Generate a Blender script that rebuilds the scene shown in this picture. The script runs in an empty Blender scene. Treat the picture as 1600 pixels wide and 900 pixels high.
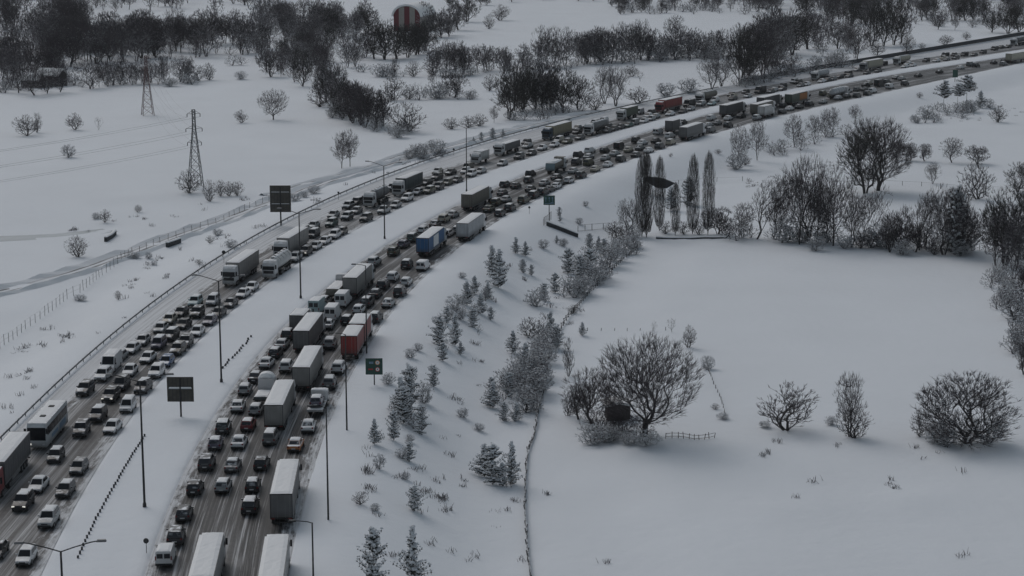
import bpy, math, random
import numpy as np
from mathutils import Vector, Matrix, noise

# ------------------------------------------------------------------ camera, light, exposure
F = 3111.0; CAMH = 72.0; PITCH = math.atan(630 / F)
scene = bpy.context.scene
C = scene.collection
cd = bpy.data.cameras.new('camera'); cam = bpy.data.objects.new('camera', cd); C.objects.link(cam)
cd.sensor_width = 36.0; cd.lens = 36.0 * F / 1600.0; cd.clip_start = 1.0; cd.clip_end = 20000.0
cam.location = (0, 0, CAMH); cam.rotation_euler = (math.pi / 2 - PITCH, 0, 0)
scene.camera = cam

SUN_EL, SUN_AZ = math.radians(42), math.radians(-35)      # azimuth measured from +Y towards +X
world = bpy.data.worlds.new("World"); scene.world = world; world.use_nodes = True
wn = world.node_tree; bg = wn.nodes['Background']
sky = wn.nodes.new('ShaderNodeTexSky'); sky.sky_type = 'NISHITA'; sky.sun_disc = False
sky.sun_elevation = SUN_EL; sky.sun_rotation = SUN_AZ; sky.dust_density = 2.0; sky.air_density = 1.0; sky.ozone_density = 1.5
hs = wn.nodes.new('ShaderNodeHueSaturation'); hs.inputs['Saturation'].default_value = 0.52; hs.inputs['Hue'].default_value = 0.475
wn.links.new(sky.outputs[0], hs.inputs['Color']); wn.links.new(hs.outputs[0], bg.inputs['Color'])
bg.inputs['Strength'].default_value = 0.095
sl = bpy.data.lights.new('sun', 'SUN'); sun = bpy.data.objects.new('sun', sl); C.objects.link(sun)
sl.energy = 0.9; sl.angle = math.radians(45); sl.color = (1.0, 0.97, 0.94)
sdir = Vector((math.sin(SUN_AZ) * math.cos(SUN_EL), math.cos(SUN_AZ) * math.cos(SUN_EL), math.sin(SUN_EL)))
sun.rotation_euler = sdir.to_track_quat('Z', 'Y').to_euler()
scene.view_settings.view_transform = 'Standard'; scene.view_settings.look = 'None'
scene.view_settings.gamma = 1.0; scene.view_settings.use_curve_mapping = False
scene.view_settings.exposure = -0.47

R = random.Random(7)

# ------------------------------------------------------------------ pixel (1600x900) <-> world
cP, sP = math.cos(PITCH), math.sin(PITCH)
def pr(x, y, z=0.0):
    u = (x - 800) / F; v = (y - 450) / F
    dz = -(sP + v * cP); t = (z - CAMH) / dz
    return u * t, (cP - v * sP) * t
def proj(X, Y, Z=0.0):
    dy, dz = Y, Z - CAMH
    zc = dy * cP - dz * sP; yc = -(dy * sP + dz * cP)
    return 800 + F * X / zc, 450 + F * yc / zc, F / zc

UL = [(59,639),(103,595),(133,569),(160,544),(197,509),(240,479),(304,435),(344,411),(400,372),(450,345),(500,320),(560,295),(640,264),(700,243),(800,212),(900,189),(937,175),(1023,159),(1207,123),(1267,113),(1340,100),(1431,85)]
UT = [(20,715),(60,670),(117,619),(160,571),(197,535),(235,507),(272,480),(293,467),(400,396),(450,370),(500,347),(559,317),(608,295),(656,276),(720,256),(769,237),(844,213),(898,201),(960,188),(1023,171),(1083,157),(1135,144),(1218,131),(1265,121),(1337,106),(1438,92)]
UR = [(60,900),(110,805),(175,700),(240,600),(340,507),(400,455),(455,420),(500,396),(561,347),(630,320),(671,305),(727,281),(820,256),(851,240),(908,221),(960,207),(1017,190),(1067,177),(1117,165),(1160,156),(1218,144),(1267,134),(1340,120),(1442,102)]
RL = [(227,893),(247,840),(267,787),(287,743),(317,687),(356,611),(383,579),(407,549),(428,525),(449,504),(487,469),(529,440),(567,413),(589,388),(624,367),(678,340),(720,317),(766,296),(797,284),(848,261),(895,242),(948,224),(1003,208),(1067,191),(1123,175),(1240,145),(1330,128),(1402,116),(1465,105)]
RR = [(453,893),(467,827),(483,747),(503,683),(520,643),(540,600),(567,557),(593,520),(620,483),(653,443),(678,420),(720,387),(759,359),(778,348),(816,324),(846,308),(872,295),(929,271),(1000,246),(1047,230),(1100,215),(1145,203),(1194,187),(1240,177),(1307,161),(1366,149),(1424,135),(1476,125)]
def curve(pts, deg=5):
    w = np.array([pr(*p) for p in pts]); y0, y1 = w[0, 1], w[-1, 1]
    P = np.poly1d(np.polyfit((w[:, 1] - 500) / 300, w[:, 0], deg)); D = P.deriv()
    def f(Y):
        t = min(max(Y, y0), y1); q = (t - 500) / 300
        return float(P(q) + D(q) / 300 * (Y - t))
    return f
cUL, cUT, cUR, cRL, cRR = curve(UL), curve(UT), curve(UR), curve(RL), curve(RR)
def slope(Y, f=None):
    fs = [f] if f else [cUR, cRL, cRR]
    return sum((g(Y + 8) - g(Y - 8)) / 16 for g in fs) / len(fs)
def sm(a, b, x):
    t = min(max((x - a) / (b - a), 0), 1); return t * t * (3 - 2 * t)   # also falls when a > b
def lumps(X, Y, w):
    return w * (.22 * noise.noise((X * .22, Y * .16, 8)) + .12 * noise.noise((X * .6, Y * .4, 4)))
DRIFTW = [(pr(a, y, -5)[0], pr(b, y, -5)[0], pr(a, y, -5)[1], h) for a, b, y, h in ((1350, 1530, 797, .6), (1150, 1330, 808, .4), (1180, 1260, 765, .3), (1020, 1160, 600, .25), (900, 1100, 705, .35))]
def drift(X, Y):
    z = 0
    for x0, x1, y, a in DRIFTW:
        u = (X - x0) / (x1 - x0)
        if -.1 < u < 1.1 and abs(Y - y) < 12: v = Y - y + 2 * math.sin(u * 6); z += a * math.exp(-(v / (1.0 if v < 0 else 4.5)) ** 2) * sm(-.1, .25, u) * sm(1.1, .8, u)
    return z
def hgt(X, Y):
    k = 1 / math.sqrt(1 + slope(min(Y, 900)) ** 2)
    xr = cRR(Y); xl = cUL(Y)
    if xl - 0.2 <= X <= xr + 0.2:
        a, b = cUR(Y), cRL(Y)
        if a < X < b:
            e = min(X - a, b - X) * k
            return 0.02 + 0.16 * sm(0, 1.0, e) + 0.08 * noise.noise((X * .3, Y * .12, 3)) * sm(0, 2, e)
        return -0.12
    if X > xr:
        d = (X - xr) * k; z = 0.14 * sm(0, 1.2, d)
        dep = 5.0 * (1 - 0.5 * sm(450, 700, Y))
        z -= dep * sm(4, 24, d)
        z += 0.9 * sm(38, 46, d) * (1 - sm(420, 520, Y)) * 0.6
        z += sm(10, 40, d) * (0.30 * noise.noise((X * .018, Y * .012, 1)) + 0.07 * noise.noise((X * .12, Y * .06, 5))) + drift(X, Y)
        z += lumps(X, Y, sm(14, 24, d) * sm(70, 45, d) * 1.3)
        return z
    d = (xl - X) * k; z = 0.14 * sm(0, 1.2, d)
    z -= 1.6 * sm(2, 16, d) * (1 - 0.8 * sm(380, 560, Y))
    z += sm(10, 40, d) * (0.35 * noise.noise((X * .016, Y * .012, 2)) + 0.08 * noise.noise((X * .1, Y * .06, 6))) + lumps(X, Y, sm(3, 10, d) * sm(75, 45, d) * 1.4)
    return z
def gp(x, y, lift=0.0):
    z = 0.0
    for _ in range(9):
        X, Y = pr(x, y, z); z = 0.5 * z + 0.5 * hgt(X, Y)
    X, Y = pr(x, y, z); return X, Y, hgt(X, Y) + lift

# ------------------------------------------------------------------ mesh builder
class MB:
    def __init__(s): s.v = []; s.f = []; s.m = []
    def face(s, pts, m=0):
        n = len(s.v); s.v.extend(tuple(p) for p in pts); s.f.append(tuple(range(n, n + len(pts)))); s.m.append(m)
    def box(s, x0, x1, y0, y1, z0, z1, m=0, tx=0.0, ty=0.0, ty1=None):
        """box; tx / ty shrink the top in x / y (ty at the back end, ty1 at the front end)"""
        if ty1 is None: ty1 = ty
        n = len(s.v)
        s.v += [(x0, y0, z0), (x1, y0, z0), (x1, y1, z0), (x0, y1, z0),
                (x0 + tx, y0 + ty, z1), (x1 - tx, y0 + ty, z1), (x1 - tx, y1 - ty1, z1), (x0 + tx, y1 - ty1, z1)]
        for q in ((0, 3, 2, 1), (4, 5, 6, 7), (0, 1, 5, 4), (1, 2, 6, 5), (2, 3, 7, 6), (3, 0, 4, 7)):
            s.f.append(tuple(n + i for i in q)); s.m.append(m)
    def loft(s, secs, m=0, cap=True):
        n = len(s.v); k = len(secs[0])
        for c in secs: s.v.extend(c)
        for i in range(len(secs) - 1):
            for j in range(k):
                a = n + i * k + j; b = n + i * k + (j + 1) % k
                s.f.append((a, b, b + k, a + k)); s.m.append(m)
        if cap:
            s.f.append(tuple(n + j for j in range(k))[::-1]); s.m.append(m)
            e = n + (len(secs) - 1) * k; s.f.append(tuple(e + j for j in range(k))); s.m.append(m)
    def tube(s, p0, p1, r0, r1=None, k=8, m=0, cap=True):
        r1 = r0 if r1 is None else r1
        p0 = Vector(p0); p1 = Vector(p1); d = (p1 - p0)
        if d.length < 1e-6: return
        d.normalize(); a = d.orthogonal().normalized(); b = d.cross(a)
        s.loft([[tuple(p + (a * math.cos(t) + b * math.sin(t)) * r) for t in [2 * math.pi * i / k for i in range(k)]] for p, r in ((p0, r0), (p1, r1))], m, cap)
    def path(s, pts, r, k=6, m=0):
        for a, b in zip(pts[:-1], pts[1:]): s.tube(a, b, r, r, k, m, True)
    def disc_x(s, x0, x1, y, z, r, k=16, m=0):
        s.tube((x0, y, z), (x1, y, z), r, r, k, m)
    def mesh(s, name, mats):
        me = bpy.data.meshes.new(name); me.from_pydata(s.v, [], s.f)
        for mt in mats: me.materials.append(mt)
        me.polygons.foreach_set('material_index', s.m); me.update(); return me
def link(name, data, parent=None, loc=None, rz=None):
    o = bpy.data.objects.new(name, data); C.objects.link(o)
    if parent: o.parent = parent
    if loc is not None: o.location = loc
    if rz is not None: o.rotation_euler = (0, 0, rz)
    return o
def part(name, mb, mats, parent):
    if not isinstance(mats, (list, tuple)): mats = [mats]
    return link(name, mb.mesh(name, mats), parent)
def tag(o, label, cat, group=None):
    o['label'] = label; o['category'] = cat
    if group: o['group'] = group
    return o
def empty(name, loc=(0, 0, 0), rz=0.0):
    o = bpy.data.objects.new(name, None); C.objects.link(o); o.location = loc; o.rotation_euler = (0, 0, rz); return o
def struct(name, me):
    o = link(name, me); o['kind'] = 'structure'; return o

# ------------------------------------------------------------------ materials
def newmat(name):
    m = bpy.data.materials.new(name); m.use_nodes = True; nt = m.node_tree
    return m, nt, nt.nodes['Principled BSDF']
def N(nt, t, **kw):
    n = nt.nodes.new(t)
    for k, v in kw.items(): setattr(n, k, v)
    return n
def plain(name, col, rough=0.6, metal=0.0, var=0.15, scale=3.0, dirt=None, dirtz=None):
    """base colour with a little mottling"""
    m, nt, b = newmat(name)
    tc = N(nt, 'ShaderNodeTexCoord'); no = N(nt, 'ShaderNodeTexNoise'); no.inputs['Scale'].default_value = scale; no.inputs['Detail'].default_value = 4
    nt.links.new(tc.outputs['Object'], no.inputs['Vector'])
    mr = N(nt, 'ShaderNodeMapRange'); mr.inputs['From Min'].default_value = .3; mr.inputs['From Max'].default_value = .7
    mr.inputs['To Min'].default_value = 1 - var; mr.inputs['To Max'].default_value = 1 + var
    nt.links.new(no.outputs['Fac'], mr.inputs['Value'])
    mx = N(nt, 'ShaderNodeMix', data_type='RGBA', blend_type='MULTIPLY'); mx.inputs[0].default_value = 1
    mx.inputs[6].default_value = (*col, 1); nt.links.new(mr.outputs[0], mx.inputs[7])
    out = mx.outputs[2]
    if dirt is not None:
        geo = N(nt, 'ShaderNodeSeparateXYZ'); nt.links.new(tc.outputs['Object'], geo.inputs[0])
        d = N(nt, 'ShaderNodeMapRange'); d.inputs['From Min'].default_value = dirtz[1]; d.inputs['From Max'].default_value = dirtz[0]
        d.inputs['To Min'].default_value = 0.0; d.inputs['To Max'].default_value = 1.0
        nt.links.new(geo.outputs['Z'], d.inputs['Value'])
        ml = N(nt, 'ShaderNodeMath', operation='MULTIPLY'); nt.links.new(d.outputs[0], ml.inputs[0]); nt.links.new(no.outputs['Fac'], ml.inputs[1])
        m2 = N(nt, 'ShaderNodeMath', operation='MULTIPLY'); m2.inputs[1].default_value = 1.5; m2.use_clamp = True; nt.links.new(ml.outputs[0], m2.inputs[0])
        x2 = N(nt, 'ShaderNodeMix', data_type='RGBA'); nt.links.new(m2.outputs[0], x2.inputs[0]); nt.links.new(out, x2.inputs[6]); x2.inputs[7].default_value = (*dirt, 1)
        out = x2.outputs[2]
    nt.links.new(out, b.inputs['Base Color']); b.inputs['Roughness'].default_value = rough; b.inputs['Metallic'].default_value = metal
    return m
def snowtop(m, lo, hi, amount, scale=2.0, col=(.78, .80, .83)):
    """lying snow on the faces that look up (a material of the thing, not shading)"""
    nt = m.node_tree; b = nt.nodes['Principled BSDF']
    src = b.inputs['Base Color'].links[0].from_socket
    g = N(nt, 'ShaderNodeNewGeometry'); sx = N(nt, 'ShaderNodeSeparateXYZ'); nt.links.new(g.outputs['True Normal'], sx.inputs[0])
    mr = N(nt, 'ShaderNodeMapRange'); mr.inputs['From Min'].default_value = lo; mr.inputs['From Max'].default_value = hi; nt.links.new(sx.outputs['Z'], mr.inputs['Value'])
    tc = N(nt, 'ShaderNodeTexCoord'); no = N(nt, 'ShaderNodeTexNoise'); no.inputs['Scale'].default_value = scale; no.inputs['Detail'].default_value = 3
    oi = N(nt, 'ShaderNodeObjectInfo'); va = N(nt, 'ShaderNodeVectorMath', operation='ADD'); sc = N(nt, 'ShaderNodeMath', operation='MULTIPLY'); sc.inputs[1].default_value = 50
    nt.links.new(oi.outputs['Random'], sc.inputs[0]); nt.links.new(tc.outputs['Object'], va.inputs[0]); nt.links.new(sc.outputs[0], va.inputs[1]); nt.links.new(va.outputs[0], no.inputs['Vector'])
    th = N(nt, 'ShaderNodeMapRange'); th.inputs['From Min'].default_value = 0.72 - 0.5 * amount; th.inputs['From Max'].default_value = 0.80 - 0.5 * amount + 0.08
    nt.links.new(no.outputs['Fac'], th.inputs['Value'])
    ml = N(nt, 'ShaderNodeMath', operation='MULTIPLY'); nt.links.new(mr.outputs[0], ml.inputs[0]); nt.links.new(th.outputs[0], ml.inputs[1])
    mx = N(nt, 'ShaderNodeMix', data_type='RGBA'); nt.links.new(ml.outputs[0], mx.inputs[0]); nt.links.new(src, mx.inputs[6]); mx.inputs[7].default_value = (*col, 1)
    nt.links.new(mx.outputs[2], b.inputs['Base Color'])
    return m
def snow_mat(name, col=(.78, .81, .85), bump=0.6, specks=False):
    m, nt, b = newmat(name)
    tc = N(nt, 'ShaderNodeTexCoord')
    n1 = N(nt, 'ShaderNodeTexNoise'); n1.inputs['Scale'].default_value = 0.05; n1.inputs['Detail'].default_value = 5
    n2 = N(nt, 'ShaderNodeTexNoise'); n2.inputs['Scale'].default_value = 0.45; n2.inputs['Detail'].default_value = 6; n2.inputs['Roughness'].default_value = .55
    for n in (n1, n2): nt.links.new(tc.outputs['Object'], n.inputs['Vector'])
    mx = N(nt, 'ShaderNodeMix', data_type='RGBA'); nt.links.new(n1.outputs['Fac'], mx.inputs[0])
    mx.inputs[6].default_value = (*[c * .93 for c in col], 1); mx.inputs[7].default_value = (*[min(c * 1.05, .9) for c in col], 1)
    nt.links.new(mx.outputs[2], b.inputs['Base Color'])
    bp = N(nt, 'ShaderNodeBump'); bp.inputs['Strength'].default_value = bump; bp.inputs['Distance'].default_value = 0.35
    nt.links.new(n2.outputs['Fac'], bp.inputs['Height']); nt.links.new(bp.outputs[0], b.inputs['Normal'])
    b.inputs['Roughness'].default_value = 0.75; b.inputs['Specular IOR Level'].default_value = 0.2
    return m
M = {}
M['snow'] = snow_mat('snow_ground', bump=0.35)
M['snowcap'] = snow_mat('snow_cap', (.86, .87, .89), 0.25)
def road_mat(name, tracks, slush, wet):
    m, nt, b = newmat(name); uv = N(nt, 'ShaderNodeUVMap'); uv.uv_map = 'road'
    sp = N(nt, 'ShaderNodeSeparateXYZ'); nt.links.new(uv.outputs[0], sp.inputs[0])
    def nz(sx, sy, det=5, rough=.6):
        mp = N(nt, 'ShaderNodeMapping'); mp.inputs['Scale'].default_value = (sx, sy, 1); nt.links.new(uv.outputs[0], mp.inputs['Vector'])
        n = N(nt, 'ShaderNodeTexNoise'); n.inputs['Scale'].default_value = 1; n.inputs['Detail'].default_value = det; n.inputs['Roughness'].default_value = rough
        nt.links.new(mp.outputs[0], n.inputs['Vector']); return n.outputs['Fac']
    def math_(op, a, c, clamp=False):
        n = N(nt, 'ShaderNodeMath', operation=op); n.use_clamp = clamp
        for i, q in enumerate((a, c)):
            if q is None: continue
            if hasattr(q, 'is_linked'): nt.links.new(q, n.inputs[i])
            else: n.inputs[i].default_value = q
        return n.outputs[0]
    def rng(v, a, c, lo=0., hi=1.):
        n = N(nt, 'ShaderNodeMapRange'); nt.links.new(v, n.inputs['Value'])
        for k, q in (('From Min', a), ('From Max', c), ('To Min', lo), ('To Max', hi)): n.inputs[k].default_value = q
        return n.outputs[0]
    # wander of the wheel tracks
    wob = rng(nz(.02, .02, 2), .3, .7, -.5, .5)
    u = math_('ADD', sp.outputs['X'], wob)
    c = math_('COSINE', math_('MULTIPLY', u, 2 * math.pi / 1.78), None)     # two wheel tracks in each 3.56 m lane
    trk = rng(c, -0.3, .8)
    fine = nz(2.6, .022, 5, .7); fine2 = nz(5.5, .05, 4, .7); patch = nz(.30, .03, 5, .6); mott = nz(1.6, .9, 6, .7); broad = nz(.55, .012, 4, .6)
    base = N(nt, 'ShaderNodeMix', data_type='RGBA'); nt.links.new(rng(mott, .35, .65), base.inputs[0])
    base.inputs[6].default_value = (.040, .039, .038, 1); base.inputs[7].default_value = (.12, .116, .118, 1)
    sn = math_('MULTIPLY', rng(broad, .44, .53), rng(fine2, .38, .50)); sn = math_('MULTIPLY', sn, slush, True)
    mx1 = N(nt, 'ShaderNodeMix', data_type='RGBA'); nt.links.new(sn, mx1.inputs[0]); nt.links.new(base.outputs[2], mx1.inputs[6]); mx1.inputs[7].default_value = (.46, .465, .48, 1)
    dk = math_('MULTIPLY', rng(fine, .42, .52), rng(patch, .30, .50)); dk = math_('MULTIPLY', dk, wet, True)
    mx = N(nt, 'ShaderNodeMix', data_type='RGBA'); nt.links.new(dk, mx.inputs[0]); nt.links.new(mx1.outputs[2], mx.inputs[6]); mx.inputs[7].default_value = (.018, .018, .020, 1)
    t1 = math_('MULTIPLY', math_('MULTIPLY', trk, rng(patch, .36, .55)), rng(fine2, .38, .55)); t1 = math_('MULTIPLY', t1, tracks, True)
    mx2 = N(nt, 'ShaderNodeMix', data_type='RGBA'); nt.links.new(t1, mx2.inputs[0]); nt.links.new(mx.outputs[2], mx2.inputs[6]); mx2.inputs[7].default_value = (.014, .014, .015, 1)
    # snowy edges: UV.y is kept for the run, vertex attribute 'edge' tells metres to the nearest road edge
    at = N(nt, 'ShaderNodeAttribute'); at.attribute_name = 'edge'
    e = math_('ADD', at.outputs['Fac'], rng(nz(1.1, .22, 6, .7), .3, .7, -1.7, 1.7))
    en = rng(e, 1.5, 0.2)
    mx3 = N(nt, 'ShaderNodeMix', data_type='RGBA'); nt.links.new(en, mx3.inputs[0]); nt.links.new(mx2.outputs[2], mx3.inputs[6])
    es = N(nt, 'ShaderNodeMix', data_type='RGBA'); nt.links.new(rng(fine, .45, .62), es.inputs[0]); es.inputs[6].default_value = (.62, .64, .67, 1); es.inputs[7].default_value = (.40, .41, .43, 1)
    nt.links.new(es.outputs[2], mx3.inputs[7])
    nt.links.new(mx3.outputs[2], b.inputs['Base Color'])
    bp = N(nt, 'ShaderNodeBump'); bp.inputs['Strength'].default_value = .5; bp.inputs['Distance'].default_value = .08
    nt.links.new(math_('ADD', mott, fine), bp.inputs['Height']); nt.links.new(bp.outputs[0], b.inputs['Normal'])
    b.inputs['Roughness'].default_value = .62
    return m
M['road_near'] = road_mat('slushy_asphalt', 1.0, 1.0, 1.0)
M['road_far'] = road_mat('packed_slush', .6, 1.0, .6)
def track_mat():
    m, nt, b = newmat('tracked_snow'); uv = N(nt, 'ShaderNodeUVMap'); uv.uv_map = 'road'
    sp = N(nt, 'ShaderNodeSeparateXYZ'); nt.links.new(uv.outputs[0], sp.inputs[0])
    no = N(nt, 'ShaderNodeTexNoise'); mp = N(nt, 'ShaderNodeMapping'); mp.inputs['Scale'].default_value = (1.5, .08, 1); nt.links.new(uv.outputs[0], mp.inputs[0]); nt.links.new(mp.outputs[0], no.inputs['Vector']); no.inputs['Scale'].default_value = 1; no.inputs['Detail'].default_value = 5
    a = N(nt, 'ShaderNodeMath', operation='ABSOLUTE'); nt.links.new(sp.outputs['X'], a.inputs[0])
    s = N(nt, 'ShaderNodeMath', operation='SUBTRACT'); nt.links.new(a.outputs[0], s.inputs[0]); s.inputs[1].default_value = .85
    a2 = N(nt, 'ShaderNodeMath', operation='ABSOLUTE'); nt.links.new(s.outputs[0], a2.inputs[0])
    mr = N(nt, 'ShaderNodeMapRange'); mr.inputs['From Min'].default_value = .55; mr.inputs['From Max'].default_value = .22; nt.links.new(a2.outputs[0], mr.inputs['Value'])
    nr = N(nt, 'ShaderNodeMapRange'); nr.inputs['From Min'].default_value = .32; nr.inputs['From Max'].default_value = .6; nt.links.new(no.outputs['Fac'], nr.inputs['Value'])
    ml = N(nt, 'ShaderNodeMath', operation='MULTIPLY'); nt.links.new(mr.outputs[0], ml.inputs[0]); nt.links.new(nr.outputs[0], ml.inputs[1])
    b1 = N(nt, 'ShaderNodeMix', data_type='RGBA'); nt.links.new(no.outputs['Fac'], b1.inputs[0]); b1.inputs[6].default_value = (.78, .80, .83, 1); b1.inputs[7].default_value = (.66, .68, .71, 1)
    mx = N(nt, 'ShaderNodeMix', data_type='RGBA'); nt.links.new(ml.outputs[0], mx.inputs[0]); nt.links.new(b1.outputs[2], mx.inputs[6]); mx.inputs[7].default_value = (.10, .10, .105, 1)
    nt.links.new(mx.outputs[2], b.inputs['Base Color']); b.inputs['Roughness'].default_value = .8
    return m
M['track'] = track_mat()
M['bark'] = snowtop(plain('bark', (.050, .046, .046), .85, var=.3, scale=2), .55, .9, .42, 6.0)
M['twig'] = snowtop(plain('twigs', (.066, .057, .062), .9, var=.25, scale=4), .6, .9, .36, 9.0)
M['twig_dark'] = snowtop(plain('twigs_dark', (.036, .035, .032), .9, var=.25, scale=4), .6, .9, .22, 9.0)
M['twig_snowy'] = snowtop(plain('twigs_snowy', (.078, .068, .074), .9, var=.25, scale=4), .2, .7, .80, 9.0)
M['twig_plain'] = plain('twigs_plain', (.040, .037, .036), .9, var=.3, scale=4)
M['needle'] = plain('needles', (.050, .054, .050), .8, var=.3, scale=5)
M['pad'] = snow_mat('tree_snow', (.72, .74, .77), .1)
M['steel'] = snowtop(plain('galvanised_steel', (.10, .105, .11), .5, .3, .1), .8, .95, .5)
M['dark'] = plain('dark_steel', (.03, .031, .034), .5, .2)
M['signback'] = plain('sign_back', (.075, .070, .062), .5, .3, .25, 1.2)
M['green'] = plain('sign_green', (.008, .055, .042), .45, 0, .1)
M['white'] = plain('white_paint', (.70, .71, .72), .5, 0, .08)
M['orangep'] = plain('orange_paint', (.55, .22, .08), .5)
M['redp'] = plain('red_paint', (.40, .03, .035), .5)
M['bluep'] = plain('pale_blue_paint', (.16, .24, .34), .5)
M['concrete'] = snowtop(plain('concrete', (.20, .20, .20), .9, 0, .25), .6, .9, .8)
M['stonedark'] = snowtop(plain('dark_stone', (.045, .047, .052), .9, 0, .3), .7, .95, .6)
M['pylon_red'] = plain('pylon_red', (.11, .06, .06), .6); M['pylon_grey'] = plain('pylon_steel', (.055, .065, .070), .5, .3)
M['tyre'] = plain('tyre', (.018, .018, .019), .9, 0, .3); M['rim'] = plain('rim', (.22, .22, .23), .4, .6)
M['glass'] = plain('car_glass', (.012, .014, .018), .12, 0, .1); M['glass'].node_tree.nodes['Principled BSDF'].inputs['Specular IOR Level'].default_value = .35
M['glassf'] = snowtop(plain('snowy_glass', (.03, .033, .04), .25, 0, .2), .3, .7, .35, 1.2)
M['tail'] = plain('tail_light', (.16, .012, .012), .3); M['head'] = plain('head_light', (.42, .43, .45), .2)
ml_, nt_, b_ = newmat('lit_headlight'); b_.inputs['Base Color'].default_value = (.9, .9, .85, 1); b_.inputs['Emission Color'].default_value = (1, .96, .85, 1); b_.inputs['Emission Strength'].default_value = .8; M['lit'] = ml_
M['plate'] = plain('number_plate', (.55, .55, .55), .5); M['trim'] = plain('black_trim', (.022, .022, .024), .7, 0, .3)
M['under'] = plain('chassis', (.022, .021, .021), .8, 0, .4)
M['wood'] = snowtop(plain('weathered_wood', (.06, .05, .045), .9, 0, .3), .6, .9, .8)
COL = dict(k=(.018, .018, .021), d=(.045, .045, .050), g=(.15, .15, .155), s=(.33, .34, .35), w=(.62, .62, .63), r=(.19, .022, .030), b=(.035, .085, .20), p=(.105, .095, .135),
           o=(.42, .15, .045), e=(.035, .075, .070), n=(.070, .060, .048), i=(.36, .33, .27), t=(.30, .40, .42), y=(.075, .072, .045))
CN = dict(k='black', d='dark grey', g='grey', s='silver', w='white', r='dark red', b='blue', p='purple grey', o='orange', e='dark teal', n='brown', i='beige', t='pale teal', y='olive')
PAINT = {}
for k, c in COL.items():
    PAINT[k] = snowtop(plain('car_paint_' + CN[k].replace(' ', '_'), c, .38, 0, .06, 2, dirt=(.07, .066, .062), dirtz=(.15, .6)), .86, .98, .50, 1.1)
SNOWP = {}
for k, c in COL.items():
    SNOWP[k] = snowtop(plain('snowy_paint_' + CN[k].replace(' ', '_'), c, .38, 0, .06, 2, dirt=(.07, .066, .062), dirtz=(.15, .6)), .62, .9, 1.0, 1.1)
def box_mat(name, c, var=.12):
    m = plain(name, c, .5, 0, var, .8, dirt=(.06, .055, .052), dirtz=(.9, 2.1)); return m

# ------------------------------------------------------------------ ground and roads
def build_ground():
    rows = [60 + 6 * i for i in range(12)] + [132 + 4 * i for i in range(190)] + [892 + 9 * i for i in range(80)] + [1650, 1800, 2000, 2400, 3000, 4000, 6000, 9000]
    left = [-6000, -3000, -1800, -1200, -900, -720] + [-600 + 12 * i for i in range(30)] + [-240 + 5 * i for i in range(42)] + [-30 + 3 * i for i in range(7)] + [-9, -7, -5, -3.5, -2.2, -1.2, -.6, -.25, 0]
    right = [0, .25, .6, 1.2, 2.2, 3.5, 5, 7, 9] + [12 + 3 * i for i in range(8)] + [36 + 4 * i for i in range(56)] + [264 + 12 * i for i in range(36)] + [720, 900, 1200, 1800, 3000, 6000]
    V = []; W = None
    for Y in rows:
        k = math.sqrt(1 + slope(min(Y, 900)) ** 2)
        a, b, c, d = cUL(Y), cUR(Y), cRL(Y), cRR(Y)
        xs = [a + q * k for q in left] + [a + .05, b - .05] + [b + (c - b) * t for t in (0, .02, .05, .09, .15, .22, .3, .4, .5, .6, .7, .78, .85, .91, .95, .98, 1)] + [c + .05, d - .05] + [d + q * k for q in right]
        W = len(xs)
        for j, X in enumerate(xs):
            if j in (len(left), len(left) + 1, len(left) + 19, len(left) + 20): z = -.12
            elif Y > 1700: z = 0.0
            elif X in (a, d) : z = .06 + .16 * noise.noise((X * .7, Y * .31, 0))
            else: z = hgt(X, Y)
            V.append((X, Y, z))
    Fc = [(r * W + j, r * W + j + 1, (r + 1) * W + j + 1, (r + 1) * W + j) for r in range(len(rows) - 1) for j in range(W - 1)]
    me = bpy.data.meshes.new('snow_ground'); me.from_pydata(V, [], Fc); me.materials.append(M['snow'])
    me.polygons.foreach_set('use_smooth', [True] * len(Fc)); me.update(); struct('snow_ground', me)
build_ground()
def strip(name, fa, fb, fu, mat, y0, y1, dy, nc, z=0.0, edge=(1, 1)):
    V = []; UVv = []; E = []; rows = []; Y = y0
    while Y <= y1: rows.append(Y); Y += dy
    run = 0
    for i, Y in enumerate(rows):
        k = math.sqrt(1 + slope(min(Y, 900)) ** 2); run += dy * k
        a, b = fa(Y), fb(Y)
        for j in range(nc + 1):
            t = j / nc; X = a + (b - a) * t
            V.append((X, Y, z + 0.02 * noise.noise((X * .5, Y * .1, 1)))); UVv.append(((X - fu(Y)) / k, run))
            E.append(min((X - (fu(Y) if edge[0] == 2 else a)) / k, (b - X) / k if edge[1] else 99))
    W = nc + 1
    Fc = [(r * W + j, r * W + j + 1, (r + 1) * W + j + 1, (r + 1) * W + j) for r in range(len(rows) - 1) for j in range(nc)]
    me = bpy.data.meshes.new(name); me.from_pydata(V, [], Fc); me.materials.append(mat)
    ul = me.uv_layers.new(name='road')
    li = np.zeros(len(me.loops), dtype=np.int32); me.loops.foreach_get('vertex_index', li)
    ul.data.foreach_set('uv', np.array(UVv)[li].ravel())
    at = me.attributes.new('edge', 'FLOAT', 'POINT'); at.data.foreach_set('value', E)
    me.update(); return struct(name, me)
strip('road_near_carriageway', lambda Y: cRL(Y) - .05, lambda Y: cRR(Y) + .05, cRL, M['road_near'], 80, 2600, 4, 24)
strip('road_far_carriageway', lambda Y: cUL(Y) - .05, lambda Y: cUR(Y) + .05, cUT, M['road_far'], 80, 2600, 4, 28, 0.0, (2, 1))

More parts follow.
